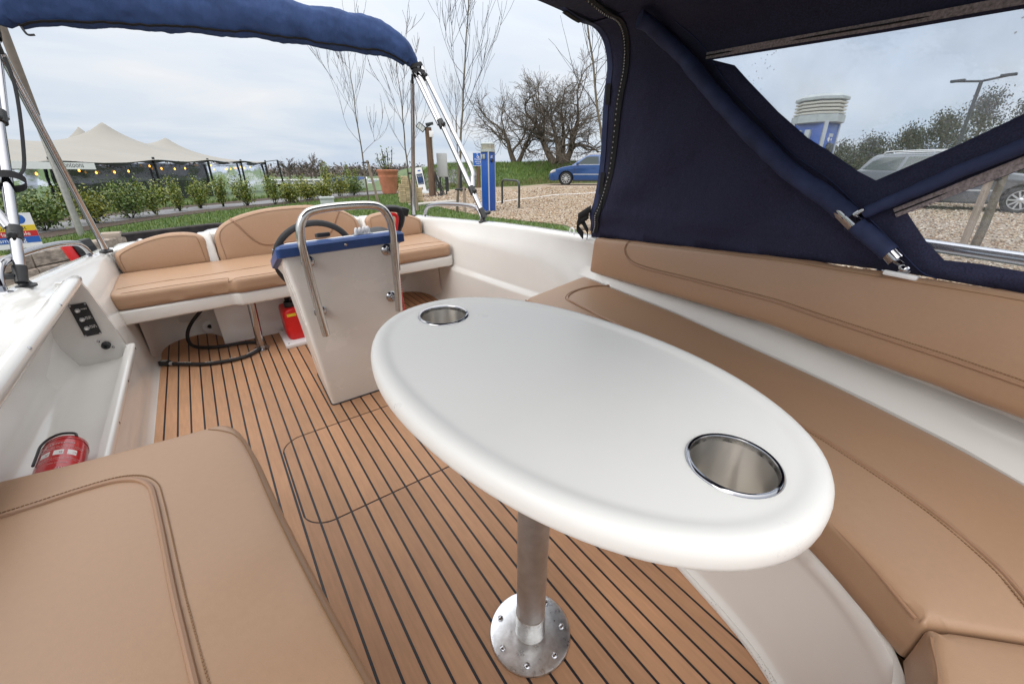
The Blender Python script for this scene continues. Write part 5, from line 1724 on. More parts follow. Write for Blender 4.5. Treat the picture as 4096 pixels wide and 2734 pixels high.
def shrub(x, y, h, w, kind, label, name='shrub', leaves=650, grp='shrubs along the path', lean=0.0, ls=.075):
    z = gh_(x, y)
    h *= .70 if x < 1.6 and kind != 0 else .80 if x < 1.6 else .86; w *= .95
    t = Thing(name, label, 'shrub', (x, y, z), group=grp)
    st_, cen = M(), []
    ns = 7 if kind != 1 else 9
    for i in range(ns):
        a = RNG.uniform(0, 2 * np.pi); r_ = w * (.25 + .75 * RNG.random())
        hh = h * (.62 + .38 * RNG.random()) if kind == 1 else h * (.5 + .45 * RNG.random())
        fl_ = 1 if kind == 1 else .8
        pts = [(x + .02 * math.cos(a), y + .02 * math.sin(a), z)]
        for f in (.3, .6, 1.0):
            rr = r_ * (f ** .7 if kind == 1 else f ** .5) * fl_
            pts.append((x + rr * math.cos(a) + lean * f + RNG.normal(0, .015), y + rr * math.sin(a) + RNG.normal(0, .015), z + hh * f))
        sp = spline(pts, 4)
        st_.tube(sp, list(np.linspace(.010, .003, len(sp))), 5)
        cen += [p for p in sp[4 if kind == 1 else 5:]]
        if kind != 1:
            cen += [(p[0] * .6 + x * .4, p[1] * .6 + y * .4, p[2]) for p in sp[5:]]
    t.part('stems', st_, MT['twig'], smooth=None)
    cen = np.array(cen)
    V, F = leaf_cloud(cen, leaves, (.058, .058, .06) if kind == 1 else (.11 * w / .35, .11 * w / .35, .08), ls)
    t.part('leaves', (V, F), MT['leaf' if kind == 0 else 'leaf2' if kind == 1 else 'leaf3'], smooth=None)
    return t
sh = [(-3.0, 10.2, .62, .42, 0, 'low dark green shrub at the left edge behind the bimini frame'),
      (-2.34, 10.95, .82, .50, 0, 'dense glossy laurel shrub between the left bimini poles'),
      (-1.80, 12.0, .95, .40, 2, 'yellow green bushy shrub just behind the leaning support pole'),
      (-1.33, 12.9, .95, .52, 0, 'round dense green shrub right of the support pole, nearest the path'),
      (-.92, 13.6, 1.15, .26, 1, 'first thin upright shrub right of the round dense one'),
      (-.48, 14.55, 1.15, .27, 1, 'second thin upright shrub along the path, right of the round dense one'),
      (-.02, 15.3, 1.18, .27, 1, 'third thin upright shrub along the path, below the middle tent pole'),
      (.55, 15.75, 1.25, .28, 1, 'fourth thin upright shrub along the path, tallest of the row'),
      (1.18, 15.85, 1.2, .33, 1, 'fifth thin upright shrub along the path, in front of the tent doorway'),
      (1.95, 15.9, 1.1, .36, 1, 'sixth sparse upright shrub, at the right end of the tent'),
      (2.55, 16.5, .85, .42, 2, 'golden green shrub right of the tent end'),
      (3.25, 17.6, .95, .44, 2, 'golden green shrub in the middle of the lawn edge behind the arched backrest'),
      (4.05, 18.5, .85, .46, 2, 'golden green shrub left of the first sapling'),
      (4.95, 19.7, 1.1, .48, 2, 'yellow tipped shrub behind the first sapling'),
      (5.75, 20.4, .85, .50, 0, 'dark green shrub between the first sapling and the terracotta pot'),
      (6.35, 22.6, 1.5, .36, 1, 'tall sparse shrub just left of the terracotta pot'),
      (5.3, 23.2, 1.7, .34, 1, 'tall sparse shrub behind the golden shrubs, left of the pot'),
      (9.2, 24.2, 1.05, .75, 2, 'rounded yellow green bush behind the terracotta pot and block stack')]
for i, s_ in enumerate(sh):
    shrub(*s_, leaves=2200 if s_[4] == 0 else 1400 if s_[4] == 1 else 1900, ls=.062 if i < 10 else .076)
NTH = ['first', 'second', 'third', 'fourth', 'fifth', 'sixth', 'seventh', 'eighth']
for i, (x, y, h) in enumerate([(-3.5, 13.6, .8), (-2.7, 14.6, 1.0), (-1.75, 16.0, 1.1), (-.9, 17.0, 1.0), (.1, 18.0, .95), (1.2, 19.3, 1.0), (2.4, 21.2, 1.05), (4.0, 22.9, 1.0)]):
    shrub(x, y, h, .3, 1, NTH[i] + ' thin upright shrub from the left in the far row across the path', name='far_row_shrub', leaves=380, grp='shrubs in the far row across the path', ls=.09)

# ------------------------------------------------------------ trees
def branchy(m, p, d, L_, r, depth, spread, up, rnd, fine=.004, kids=(3, 5), taper=.55, wig=.18):
    n = 4
    pts, rs_ = [Vector(p)], [r]
    dd = Vector(d).normalized()
    for i in range(n):
        dd = (dd + Vector((rnd.gauss(0, wig), rnd.gauss(0, wig), rnd.gauss(0, wig) + up))).normalized()
        pts.append(pts[-1] + dd * (L_ / n))
        rs_.append(max(fine, r * (1 - (1 - taper) * (i + 1) / n)))
    m.tube(pts, rs_, 6 if r > .03 else 4 if r > .012 else 3, cap=False)
    if depth <= 0: return
    k = rnd.randint(*kids)
    for i in range(k):
        f = rnd.uniform(.3, 1.0)
        j = min(n - 1, int(f * n)); q = pts[j].lerp(pts[j + 1], f * n - j) if j < n else pts[-1]
        ax = Vector((rnd.gauss(0, 1), rnd.gauss(0, 1), rnd.gauss(0, 1)))
        nd = (dd + ax.normalized() * spread).normalized()
        branchy(m, q, nd, L_ * rnd.uniform(.55, .8), max(fine, rs_[min(j + 1, n)] * rnd.uniform(.5, .75)), depth - 1, spread, up, rnd, fine, kids, taper, wig)
    branchy(m, pts[-1], dd, L_ * .72, rs_[-1], depth - 1, spread, up, rnd, fine, kids, taper, wig)


def old_tree(name, label, x, y, h, trunks, seed, fine=.008, depth=5):
    rnd = random.Random(seed)
    z = gh_(x, y) - .05
    t = Thing(name, label, 'tree', (x, y, z))
    tr, cr = M(), M()
    for (dx, dy, dz, r, L_, ox) in trunks:
        p = Vector((x + ox, y, z))
        pts, rs_ = [p], [r * 1.25]
        d = Vector((dx, dy, dz)).normalized()
        for i in range(5):
            d = (d + Vector((rnd.gauss(0, .10), rnd.gauss(0, .10), .05))).normalized()
            pts.append(pts[-1] + d * L_ / 5); rs_.append(r * (1 - .09 * (i + 1)))
        tr.tube(pts, rs_, 9)
        for i in range(4):
            j = rnd.randint(2, 5)
            nd = (d + Vector((rnd.gauss(0, .75), rnd.gauss(0, .75), rnd.gauss(.1, .45)))).normalized()
            branchy(cr, pts[j], nd, h * rnd.uniform(.22, .34), rs_[j] * rnd.uniform(.4, .6), depth - 2, .95, .02, rnd, fine, (3, 5), .55, .24)
        branchy(cr, pts[-1], d, h * .30, rs_[-1] * .85, depth - 1, .9, .03, rnd, fine, (2, 4), .55, .24)
    t.part('trunk', tr, MT['bark'], smooth=60)
    t.part('crown', cr, MT['twig_old'], smooth=None)
    return t
old_tree('old_tree', 'bare old tree with a dense twiggy crown on the grass bank, left of the pair', 17.75, 24.4, 5.9, [(-.35, -.1, 1, .20, 1.5, -.15), (.35, 0, 1, .17, 1.5, .15)], 3)
old_tree('old_tree', 'bare old tree with several thick stems on the grass bank behind the blue car', 20.0, 22.6, 6.2, [(-.5, .25, 1, .26, 1.9, -.5), (-.15, 0, 1, .24, 1.7, 0), (.12, .1, 1, .20, 1.8, .25), (.55, -.4, 1, .24, 2.0, .5)], 8)


def sapling(label, x, y, h, seed, lean=(0, 0), nb=14, first=.28, mt='birch', stake=None, hs=1.0, r0=.028):
    rnd = random.Random(seed)
    z = gh_(x, y)
    t = Thing('young_tree', label, 'tree', (x, y, z), group=None)
    tr, cr = M(), M()
    n = 12
    pts = [Vector((x + lean[0] * (i / n) + rnd.gauss(0, .012), y + lean[1] * (i / n) + rnd.gauss(0, .012), z + h * i / n)) for i in range(n + 1)]
    rs_ = [r0 * (1 - .88 * i / n) for i in range(n + 1)]
    tr.tube(spline([tuple(p) for p in pts], 3), [r0 * (1 - .88 * i / (3 * n)) for i in range(3 * n + 1)], 7)
    for b in range(nb):
        f = first + (1 - first) * (b + rnd.random()) / nb * .92
        i = int(f * n); p = pts[i].lerp(pts[min(n, i + 1)], f * n - i)
        a = b * 2.4 + rnd.uniform(-.5, .5)
        L_ = h * (.36 - .22 * f) * rnd.uniform(.8, 1.25)
        d = Vector((math.cos(a), math.sin(a), rnd.uniform(.8, 1.7)))
        branchy(cr, p, d, L_ * .8, rs_[i] * .36, 1 if b % 2 else 2, .55, .17, rnd, .0038, (2, 3), .5, .11)
    t.part('trunk', tr, MT[mt], smooth=60)
    t.part('crown', cr, MT['twig'], smooth=None)
    if stake:
        s_ = Thing('tree_stake', stake[0], 'stake', (stake[1], stake[2], gh_(stake[1], stake[2])))
        zz = gh_(stake[1], stake[2])
        s_.part('stake', M().tube([(stake[1], stake[2], zz - .05), (stake[1] + stake[3], stake[2], zz + stake[4])], .038, 10), MT['stake'])
        q = Vector((stake[1] + stake[3], stake[2], zz + stake[4] - .06))
        tp_ = Vector((x, y, q.z))
        s_.part('tie', M().tube([q + (q - tp_).normalized() * .05, tp_ + (tp_ - q).normalized() * .02], .030, 8, flat=.8), MT['rubber'])
    return t
sapling('slender bare sapling left of the three, beside a leaning stake', 4.32, 13.87, 4.6, 5, (-.06, 0), 12, .32, stake=('grey leaning stake tied to the left sapling', 4.62, 13.75, -.22, 1.30))
sapling('bare sapling half hidden by the bimini support pole', 4.55, 10.95, 3.7, 12, (-.08, 0), 11, .32, stake=('grey stake tied to the sapling behind the bimini support pole', 4.66, 10.85, -.06, 1.0))
sapling('tallest bare sapling, standing left of the blue service post', 5.35, 9.95, 5.6, 21, (.55, -.2), 17, .30, stake=('short grey stake tied to the tallest sapling', 5.50, 9.80, .0, .62), r0=.036)
sapling('thin bare tree whose twigs show at the edge of the navy hood', 9.3, 8.3, 6.0, 33, (-.9, .9), 18, .35, r0=.05)
sapling('small bare tree behind the wooden flood light post', 10.4, 19.0, 4.6, 35, (0, 0), 16, .35, r0=.04)

# ------------------------------------------------------------ things on the bank
def face(x, y, extra=0.0):
    """turn a thing's front (-Y) to the boat"""
    return Matrix.Rotation(-math.atan2(x, y) + extra, 4, 'Z')

# terracotta pot with a plant
x, y = 7.6, 20.9
z = gh_(x, y)
pot = Thing('plant_pot', 'tall terracotta pot with a thin leafy plant beside the path', 'plant pot', (x, y, z))
pot.part('pot', M().lathe([(.30, 0), (.33, .02), (.44, .75), (.455, .78), (.44, .80), (.47, .95), (.50, .98), (.51, 1.06), (.49, 1.08), (.45, 1.07), (.43, .95), (0, .95)], (x, y, z), n=32), MT['terracotta'])
pst, cen = M(), []
for i in range(12):
    a = RNG.uniform(0, 6.28); r_ = RNG.uniform(.1, .5)
    pts = [(x + .1 * math.cos(a), y + .1 * math.sin(a), z + .9), (x + r_ * .7 * math.cos(a), y + r_ * .7 * math.sin(a), z + 1.3), (x + r_ * math.cos(a), y + r_ * math.sin(a), z + RNG.uniform(1.5, 2.0))]
    sp = spline(pts, 5); pst.tube(sp, .012, 5); cen += sp[2:]
pot.part('stems', pst, MT['twig'], smooth=None)
pot.part('leaves', leaf_cloud(np.array(cen), 260, (.06, .06, .06), .10), MT['leaf'], smooth=None)

# stack of buff paving blocks
x, y = 5.75, 14.1
z = gh_(x, y)
bs = Thing('block_stack', 'neat stack of buff paving blocks behind the bimini support pole', 'block stack', (x, y, z), rot=face(x, y, R(18)), local=True)
bme = make_mesh('block', M().box(-.098, .098, -.048, .048, 0, .058), MT['brick'], bevel=.008, segs=1)
def put(T_, me, nm, p, rz=0):
    o = T_.part(nm, me, None)
    o.matrix_local = Matrix.Translation(p) @ Matrix.Rotation(rz, 4, 'Z')
for k in range(10):
    for i in range(3):
        for j in range(2 if k < 8 else 1):
            put(bs, bme, 'block', (-.2 + .2 * i + RNG.normal(0, .004), -.05 + .1 * j + RNG.normal(0, .004), .0605 * k), RNG.normal(0, .02))
for k in range(10, 14):
    for i in range(2 if k < 12 else 1):
        put(bs, bme, 'block', (-.1 + .2 * i + (.03 if k == 12 else 0), -.05, .0605 * k), RNG.normal(0, .05))
for k in range(8):
    put(bs, bme, 'block', (.40, -.02, .0605 * k), RNG.normal(0, .05))
single('paving_slab', M().prism(round_poly([(5.3, 12.3), (7.3, 13.2), (7.1, 13.7), (5.2, 12.8)], .02), gh_(6.2, 12.9) + .005, gh_(6.2, 12.9) + .06), MT['concrete'], 'flat concrete slab on the lawn edge in front of the block stack', 'slab', (6.2, 12.9, gh_(6.2, 12.9)))

# timber post with flood lights
x, y = 7.93, 16.8
z = gh_(x, y)
wp_ = Thing('lamp_post', 'weathered timber post with two flood lights and a cable bundle', 'lamp post', (x, y, z), rot=face(x, y), local=True)
wp_.part('post', M().tube([(0, 0, -.05), (.01, 0, 1.0), (0, 0, 2.55)], [.15, .135, .13], 14), MT['post'])
fl_ = wp_.part('flood_light', M().obox(Matrix.Translation((-.27, -.10, 2.55)) @ Matrix.Rotation(R(38), 4, 'Y') @ Matrix.Rotation(R(-25), 4, 'X'), .17, .03, .12), MT['blackmetal'], bevel=.01)
wp_.part('lens', M().obox(Matrix.Translation((-.275, -.135, 2.545)) @ Matrix.Rotation(R(38), 4, 'Y') @ Matrix.Rotation(R(-25), 4, 'X'), .14, .004, .095), MT['pedgrey'], parent=fl_)
wp_.part('flood_light', M().obox(Matrix.Translation((.06, -.14, 2.66)) @ Matrix.Rotation(R(-10), 4, 'Y'), .15, .05, .05), MT['blackmetal'], bevel=.01)
wp_.part('bracket', M().tube([(-.18, -.08, 2.5), (0, -.12, 2.58), (.1, -.12, 2.62)], .02, 8), MT['blackmetal'])
wp_.part('junction_box', M().box(.03, .19, -.20, -.13, 2.2, 2.42), MT['white'], bevel=.01)
wp_.part('conduit', M().tube([(.13, -.14, 2.2), (.13, -.14, 1.4)], .014, 8), MT['pedgrey'])
cb = M()
for i in range(7):
    r_ = random.Random(i)
    cb.tube(spline([(.16, -.12, .95), (.2 + r_.uniform(-.05, .1), -.15, .55), (.18 + r_.uniform(-.05, .3), -.2, .2), (r_.uniform(.1, .6), -.3, .03), (r_.uniform(-.5, .7), -.45, .02)], 5), .02, 6)
wp_.part('cable_bundle', cb, MT['rubber'])
x2, y2 = 8.5, 16.9
cab = Thing('meter_cabinet', 'grey metal cabinet fixed beside the timber lamp post', 'cabinet', (x2, y2, gh_(x2, y2)), rot=face(x2, y2), local=True)
cab.part('case', M().box(-.21, .21, -.12, .12, .72, 1.62), MT['greybox'], bevel=.008)
cab.part('door', M().box(-.19, .19, -.128, -.121, .75, 1.59), MT['greybox'], bevel=.002)
cab.part('leg', M().tube([(-.12, 0, 0), (-.12, 0, .73)], .03, 8), MT['blackmetal'])
cab.part('leg', M().tube([(.12, 0, 0), (.12, 0, .73)], .03, 8), MT['blackmetal'])

# pavement sign
x, y = 8.55, 19.1
z = gh_(x, y)
ab = Thing('pavement_sign', 'leaning white pavement sign with a dark blue panel on a grey base', 'sign', (x, y, z), rot=face(x, y) @ Matrix.Rotation(R(-8), 4, 'Y'), local=True)
AB = Matrix.Translation((0, 0, .62)) @ Matrix.Rotation(R(90 - 6), 4, 'X')
ab.part('panel', M().prism(round_poly([(-.17, -.52), (.17, -.52), (.17, .52), (-.17, .52)], .04), -.012, .012, lambda u, v, w: tuple(AB @ Vector((u, v, w)))), MT['white'])
ab.part('frame', M().tube([AB @ Vector((u, v, -.02)) for u, v in [(.18, -.3), (.185, .40), (.17, .52), (.10, .55), (-.10, .55), (-.17, .52), (-.185, .40), (-.18, -.3)]], .018, 8), MT['blackmetal'])
ab.part('printed_panel', M().obox(AB @ Matrix.Translation((0, .02, .0135)), .135, .23, .001), mat('navy_print', (0.012, 0.035, 0.10), 0.5))
for tx, yy, sz, mt in (('BOAT VALETING', .185, .032, 'lettering'), ('SPECIALISTS', .14, .036, 'lettering'), ('EXTERIOR\nINTERIOR\nTEAK\nPOLISHING', .02, .03, 'bluesign'), ('CALL NOW', -.17, .045, 'lettering')):
    ab.part('lettering', text_mesh(tx, sz, MT[mt], AB @ Matrix.Translation((0, yy, .0155))), None)
ab.part('logo', M().obox(AB @ Matrix.Translation((.02, .38, .0135)), .06, .03, .001), MT['bluesign'])
ab.part('badge', M().obox(AB @ Matrix.Translation((-.05, -.38, .0135)), .02, .05, .001), MT['redsign'])
ab.part('badge', M().obox(AB @ Matrix.Translation((.01, -.38, .0135)), .02, .05, .001), MT['darkprint'])
ab.part('base', M().loft([[(-.32, -.22, .0), (.36, -.22, .0), (.36, .22, 0), (-.32, .22, 0)], [(-.30, -.2, .05), (.34, -.2, .04), (.34, .2, .04), (-.30, .2, .05)], [(-.12, -.1, .12), (.12, -.1, .12), (.12, .1, .12), (-.12, .1, .12)]], caps=True), MT['greybox'])

# black bollards
for i, (x, y, lab) in enumerate(((9.85, 19.15, 'black steel bollard with ball top, right of the grey cabinet'), (9.95, 18.0, 'black steel bollard half hidden behind the bimini tubes'))):
    z = gh_(x, y)
    b = Thing('bollard', lab, 'bollard', (x, y, z), group='black bollards by the path')
    b.part('post', M().lathe([(.06, 0), (.06, .90), (.065, .92), (.065, .95), (.04, .97)], (x, y, z), n=16), MT['blackmetal'])
    b.part('ball', M().lathe([(0.02, .96), (.05, .98), (.062, 1.02), (.05, 1.06), (.02, 1.085), (0, 1.09)], (x, y, z), n=16), MT['blackmetal'])

# blue parking sign on a wooden post
x, y = 12.5, 20.65
z = gh_(x, y)
ps = Thing('parking_sign', 'small blue parking sign on a wooden post left of the blue service post', 'sign', (x, y, z), rot=face(x, y), local=True)
ps.part('post', M().tube([(0, 0, -.1), (0, 0, 1.25)], .10, 10), MT['post'])
PSX = Matrix.Translation((0, -.11, 1.42)) @ Matrix.Rotation(R(90), 4, 'X')
ps.part('board', M().obox(PSX, .27, .33, .012), MT['white'])
ps.part('blue_face', M().obox(PSX @ Matrix.Translation((0, 0, .0135)), .25, .31, .001), MT['bluesign'])
ps.part('lettering', text_mesh('Disabled\nparking\nonly', .105, MT['lettering'], PSX @ Matrix.Translation((0, -.10, .0155))), None)
wh = [PSX @ Vector((.0 + .055 * math.cos(a), .13 + .055 * math.sin(a), .017)) for a in np.linspace(R(-200), R(30), 14)]
ps.part('wheelchair_symbol', M().tube(wh, .012, 6).tube([PSX @ Vector(p) for p in ((-.03, .23, .017), (-.02, .16, .017), (.03, .15, .017), (.06, .09, .017), (.09, .09, .017))], .013, 6).lathe([(.022, 0), (.022, .004), (0, .005)], PSX @ Matrix.Translation((-.03, .27, .015)), n=12), MT['lettering'])

# service pedestals
def pedestal(x, y, label, turn, h=1.64):
    z = gh_(x, y)
    t = Thing('service_pedestal', label, 'service post', (x, y, z), rot=face(x, y, R(45) + turn), local=True, group='blue service posts')
    w = .132
    t.part('column', M().box(-w, w, -w, w, 0, h - .20), MT['ped'], bevel=.004)
    for a, b in ((-1, -1), (1, -1), (1, 1), (-1, 1)):
        e = [(a * (w - .030), b * (w + .006)), (a * (w + .006), b * (w + .006)), (a * (w + .006), b * (w - .030)), (a * (w - .01), b * (w - .01))]
        e = [(a * (w - .019), b * (w + .004)), (a * (w - .010), b * (w + .010)), (a * (w + .010), b * (w - .010)), (a * (w + .004), b * (w - .019)), (a * (w - .02), b * (w - .02))]
        t.part('corner_strip', M().prism(e, -.01, h - .195), MT['silver'], smooth=None)
    oc = lambda r_, z_: [(r_ * math.cos(R(22.5 + 45 * i)), r_ * math.sin(R(22.5 + 45 * i)), z_) for i in range(8)]
    cp = t.part('cap', M().loft([oc(.185, h - .205), oc(.193, h - .20), oc(.193, h - .145), oc(.175, h - .14)], caps=True), MT['pedgrey'], smooth=20)
    for i in range(4):
        zz = h - .14 + i * .026
        t.part('louvre', M().loft([oc(.170, zz), oc(.185, zz + .003), oc(.187, zz + .014), oc(.170, zz + .020)], caps=True), MT['pedlens'], parent=cp, smooth=20)
    t.part('lid', M().loft([oc(.180, h - .036), oc(.193, h - .032), oc(.193, h - .012), oc(.17, h + .008), oc(.07, h + .018)], caps=True), MT['pedgrey'], parent=cp, smooth=20)
    # left face (-X) carries two sockets, right face (-Y) a plug and a plate
    for i in (-1, 1):
        t.part('socket_cover', M().obox(Matrix.Translation((-w - .02, .022 + i * .036, h - .31)), .022, .020, .055), MT['pedgrey'], bevel=.006)
    t.part('plug_socket', M().lathe([(.045, 0), (.045, .018), (.036, .03), (0, .032)], Matrix.Translation((-.005, -w - .001, h - .40)) @ Matrix.Rotation(R(90), 4, 'X'), n=20), MT['black'])
    t.part('name_plate', M().box(-.04, .035, -w - .004, -w - .0005, h - .31, h - .285), MT['silver'])
    t.part('badge', M().lathe([(.018, 0), (.018, .003), (0, .004)], Matrix.Translation((-.03, -w - .0005, h - .33)) @ Matrix.Rotation(R(90), 4, 'X'), n=14), MT['white'])
    t.part('badge', M().lathe([(.009, 0), (.009, .003), (0, .004)], Matrix.Translation((.022, -w - .0005, h - .33)) @ Matrix.Rotation(R(90), 4, 'X'), n=12), MT['white'])
    return t
pedestal(6.22, 9.78, 'blue and silver service post standing in the gravel left of the cycle hoop', R(4))
pedestal(4.50, 1.76, 'blue and silver service post seen through the clear hood window', R(22), 1.55)

# cycle hoop
P0 = Vector((7.72, 11.35, gh_(7.72, 11.35))); P1 = Vector((7.38, 10.0, gh_(7.38, 10.0)))
ch = Thing('cycle_stand', 'black steel hoop cycle stand in the gravel beside the blue service post', 'cycle stand', tuple((P0 + P1) / 2))
d_ = (P1 - P0)
hp2 = []
for f, h in ((0, -.03), (0, .3), (0, .55), (.02, .655), (.09, .715), (.18, .73), (.5, .73), (.82, .73), (.91, .715), (.98, .655), (1, .55), (1, .3), (1, -.03)):
    hp2.append(tuple(P0 + d_ * f + Vector((0, 0, h))))
ch.part('hoop', M().tube(spline(hp2, 5), .030, 12), MT['blackmetal'])
ch.part('foot_plate', M().lathe([(.08, 0), (.08, .012), (.03, .014)], tuple(P1 + Vector((0, 0, .006))), n=14), MT['blackmetal'])

# pale box on the lawn, fallen log by the right bank
x, y = 2.95, 13.2
bx_ = Thing('utility_box', 'small pale grey utility box on the lawn behind the arched backrest', 'box', (x, y, gh_(x, y)), rot=face(x, y), local=True)
bx_.part('case', M().box(-.18, .18, -.12, .12, 0, .26), MT['pedgrey'], bevel=.01)
bx_.part('lid', M().box(-.20, .20, -.14, .14, .262, .32), MT['pedgrey'], bevel=.012)
lg = [(5.35 + .035 * noise.noise(Vector((i * .5, 0, 0))) + .10 * i, 5.45 - .075 * i, gh_(5.35, 5.4) + .05 + .02 * math.sin(i * 1.3)) for i in range(8)]
single('log', M().tube(lg, [.03, .075, .085, .08, .085, .07, .06, .02], 9), MT['stake'], 'short grey weathered log on the grass beside the hood edge', 'log', lg[0])

# ------------------------------------------------------------ cars
def car(name, label, paint, loc, fwd, rails=True, L=4.5):
    rot = Matrix.Rotation(math.atan2(fwd[1], fwd[0]), 4, 'Z')
    t = Thing(name, label, 'car', loc, rot=rot, local=True, group=None)
    def arch(cx_, r_=.365):
        return [(cx_ + r_ * math.cos(a), .31 + r_ * math.sin(a)) for a in np.linspace(math.pi * 1.06, -math.pi * .06, 12)]
    P = ([(-2.20, .30), (-2.27, .42), (-2.28, .62), (-2.25, .86), (-2.17, .98), (-2.05, 1.02), (-.5, .985), (.95, .955), (1.12, .935), (1.55, .865), (1.95, .755), (2.15, .655), (2.24, .54), (2.255, .38), (2.20, .24), (2.05, .20)]
         )
    lower = [(x_, z_) for x_, z_ in arch(1.37)[::-1]] + [(.9, .20), (-.85, .20)] + [(x_, z_) for x_, z_ in arch(-1.33)[::-1]] + [(-1.85, .24)]
    poly = P + lower
    if area2(poly) < 0: poly = poly[::-1]
    rings = []
    for yy, ins in ((-.885, .05), (-.878, .02), (-.85, .004), (-.78, 0), (.78, 0), (.85, .004), (.878, .02), (.885, .05)):
        pp_ = inset_pts(poly, ins)
        rings.append([(x_, yy, z_) for x_, z_ in pp_])
    body = t.part('body', M().loft(rings, caps=True), MT[paint], smooth=35)
    def gr(x0, x1, hw, z_, r_=.12):
        return [(x_, y_, z_) for x_, y_ in round_poly([(x0, -hw), (x1, -hw), (x1, hw), (x0, hw)], r_, 3)]
    t.part('roof', M().loft([gr(-2.13, 1.12, .80, .95), gr(-2.06, .92, .775, 1.06), gr(-1.86, .42, .665, 1.36), gr(-1.78, .26, .62, 1.42), gr(-1.60, .05, .52, 1.452)], caps=True), MT[paint], smooth=40)
    ys = lambda z_: .80 - (z_ - .95) * (.80 - .665) / .41 + .004 if z_ < 1.36 else .665
    for sgn in (-1, 1):
        for pl_ in ([(.86, 1.0), (.78, 1.05), (.36, 1.345), (.1, 1.36), (-.24, 1.36), (-.26, .99)], [(-.32, .99), (-.31, 1.36), (-1.02, 1.36), (-1.12, 1.0)], [(-1.20, 1.005), (-1.10, 1.36), (-1.62, 1.345), (-1.80, 1.25), (-1.98, 1.03)]):
            g = t.part('side_window', M().prism(pl_, 0, .010, lambda u, v, w, s=sgn: (u, s * (ys(v) + w), v)), MT['glass_dark'], smooth=None)
        t.part('window_trim', M().tube([(x_, sgn * (ys(.985) + .006), z_) for x_, z_ in ((.95, .975), (-.3, .975), (-1.2, .985), (-2.02, 1.01))], .012, 6), MT['silver'])
        t.part('rub_strip', M().box(-1.0, 1.0, sgn * .886 - .008, sgn * .886 + .008, .50, .535), MT['silver'])
        t.part('sill', M().box(-.95, 1.0, sgn * .87 - .012, sgn * .87 + .012, .19, .28), MT['black'])
        for xd in (.98, -.28, -1.14):
            t.part('door_gap', M().tube([(xd, sgn * .8865, .30), (xd - .02, sgn * .8865, .62), (xd - .04, sgn * .882, .94)], .0065, 4), MT['black'])
        for xh in (.0, -.98):
            t.part('door_handle', M().box(xh - .09, xh + .09, sgn * .895 - .012, sgn * .895 + .012, .80, .835), MT[paint], bevel=.006)
        t.part('mirror', M().obox(Matrix.Translation((.82, sgn * .96, 1.02)), .06, .09, .06), MT[paint], bevel=.02)
        t.part('headlight', M().prism([(1.90, .66), (2.16, .56), (2.20, .62), (2.08, .72), (1.92, .765)], .70, .893, lambda u, v, w, s=sgn: (u, s * w, v)), MT['silver'], bevel=.01)
        t.part('tail_light', M().prism([(-2.20, .70), (-2.08, .70), (-2.02, 1.0), (-2.17, 1.0)], .72, .893, lambda u, v, w, s=sgn: (u, s * w, v)), MT['glass_dark'], bevel=.01)
        if rails:
            t.part('roof_rail', M().tube(spline([(.22, sgn * .60, 1.43), (.10, sgn * .60, 1.50), (-.7, sgn * .60, 1.515), (-1.5, sgn * .60, 1.50), (-1.62, sgn * .60, 1.43)], 5), .018, 8), MT['silver'])
        for xw in (1.37, -1.33):
            wx = Matrix.Translation((xw, sgn * .80, .31)) @ Matrix.Rotation(R(-90 * sgn), 4, 'X')
            tyre = t.part('wheel', M().lathe([(.20, -.10), (.29, -.10), (.315, -.07), (.318, 0), (.315, .065), (.29, .088), (.225, .085), (.215, .05), (0, .04)], wx, n=28), MT['tyre'])
            rim = M().lathe([(.222, .082), (.228, .090), (.212, .090), (.20, .06)], wx, n=28, cap=False)
            rim.lathe([(.055, .05), (.055, .085), (.03, .092), (0, .093)], wx, n=14)
            for i in range(10):
                a = 2 * math.pi * i / 10
                rim.obox(wx @ Matrix.Rotation(a, 4, 'Z') @ Matrix.Translation((.13, 0, .072)), .085, .018, .010)
            t.part('rim', rim, MT['alloy'], parent=tyre, smooth=25)
            t.part('arch_liner', M().lathe([(.355, -.3), (.355, .03), (0, .03)], wx @ Matrix.Translation((0, 0, -.10)), n=20), MT['tyre'])
    t.part('windscreen', M().prism([(-.62, 0), (.62, 0), (.54, 1), (-.54, 1)], 0, .008, lambda u, v, w: (.90 - .50 * v + w, u, 1.045 + .31 * v + w)), MT['glass_dark'], smooth=None)
    t.part('rear_window', M().prism([(-.62, 0), (.62, 0), (.52, 1), (-.52, 1)], 0, .008, lambda u, v, w: (-2.07 + .17 * v - w, u, 1.06 + .27 * v + w)), MT['glass_dark'], smooth=None)
    t.part('bumper_trim', M().box(2.15, 2.262, -.6, .6, .30, .36), MT['black'])
    return t
vx = Vector((.755, -.656))
fc = Vector((15.50, 18.35)) + vx * 2.27
car('parked_car', 'dark blue estate car parked at the foot of the grass bank, nose to the left', 'carblue', (fc.x, fc.y, gh_(fc.x, fc.y) + .012), (-.755, .656))
car('parked_car', 'grey estate car with roof rails seen through the clear hood windows', 'cargrey', (17.3, 2.95, gh_(17.3, 2.9) + .012), (.08, -1))

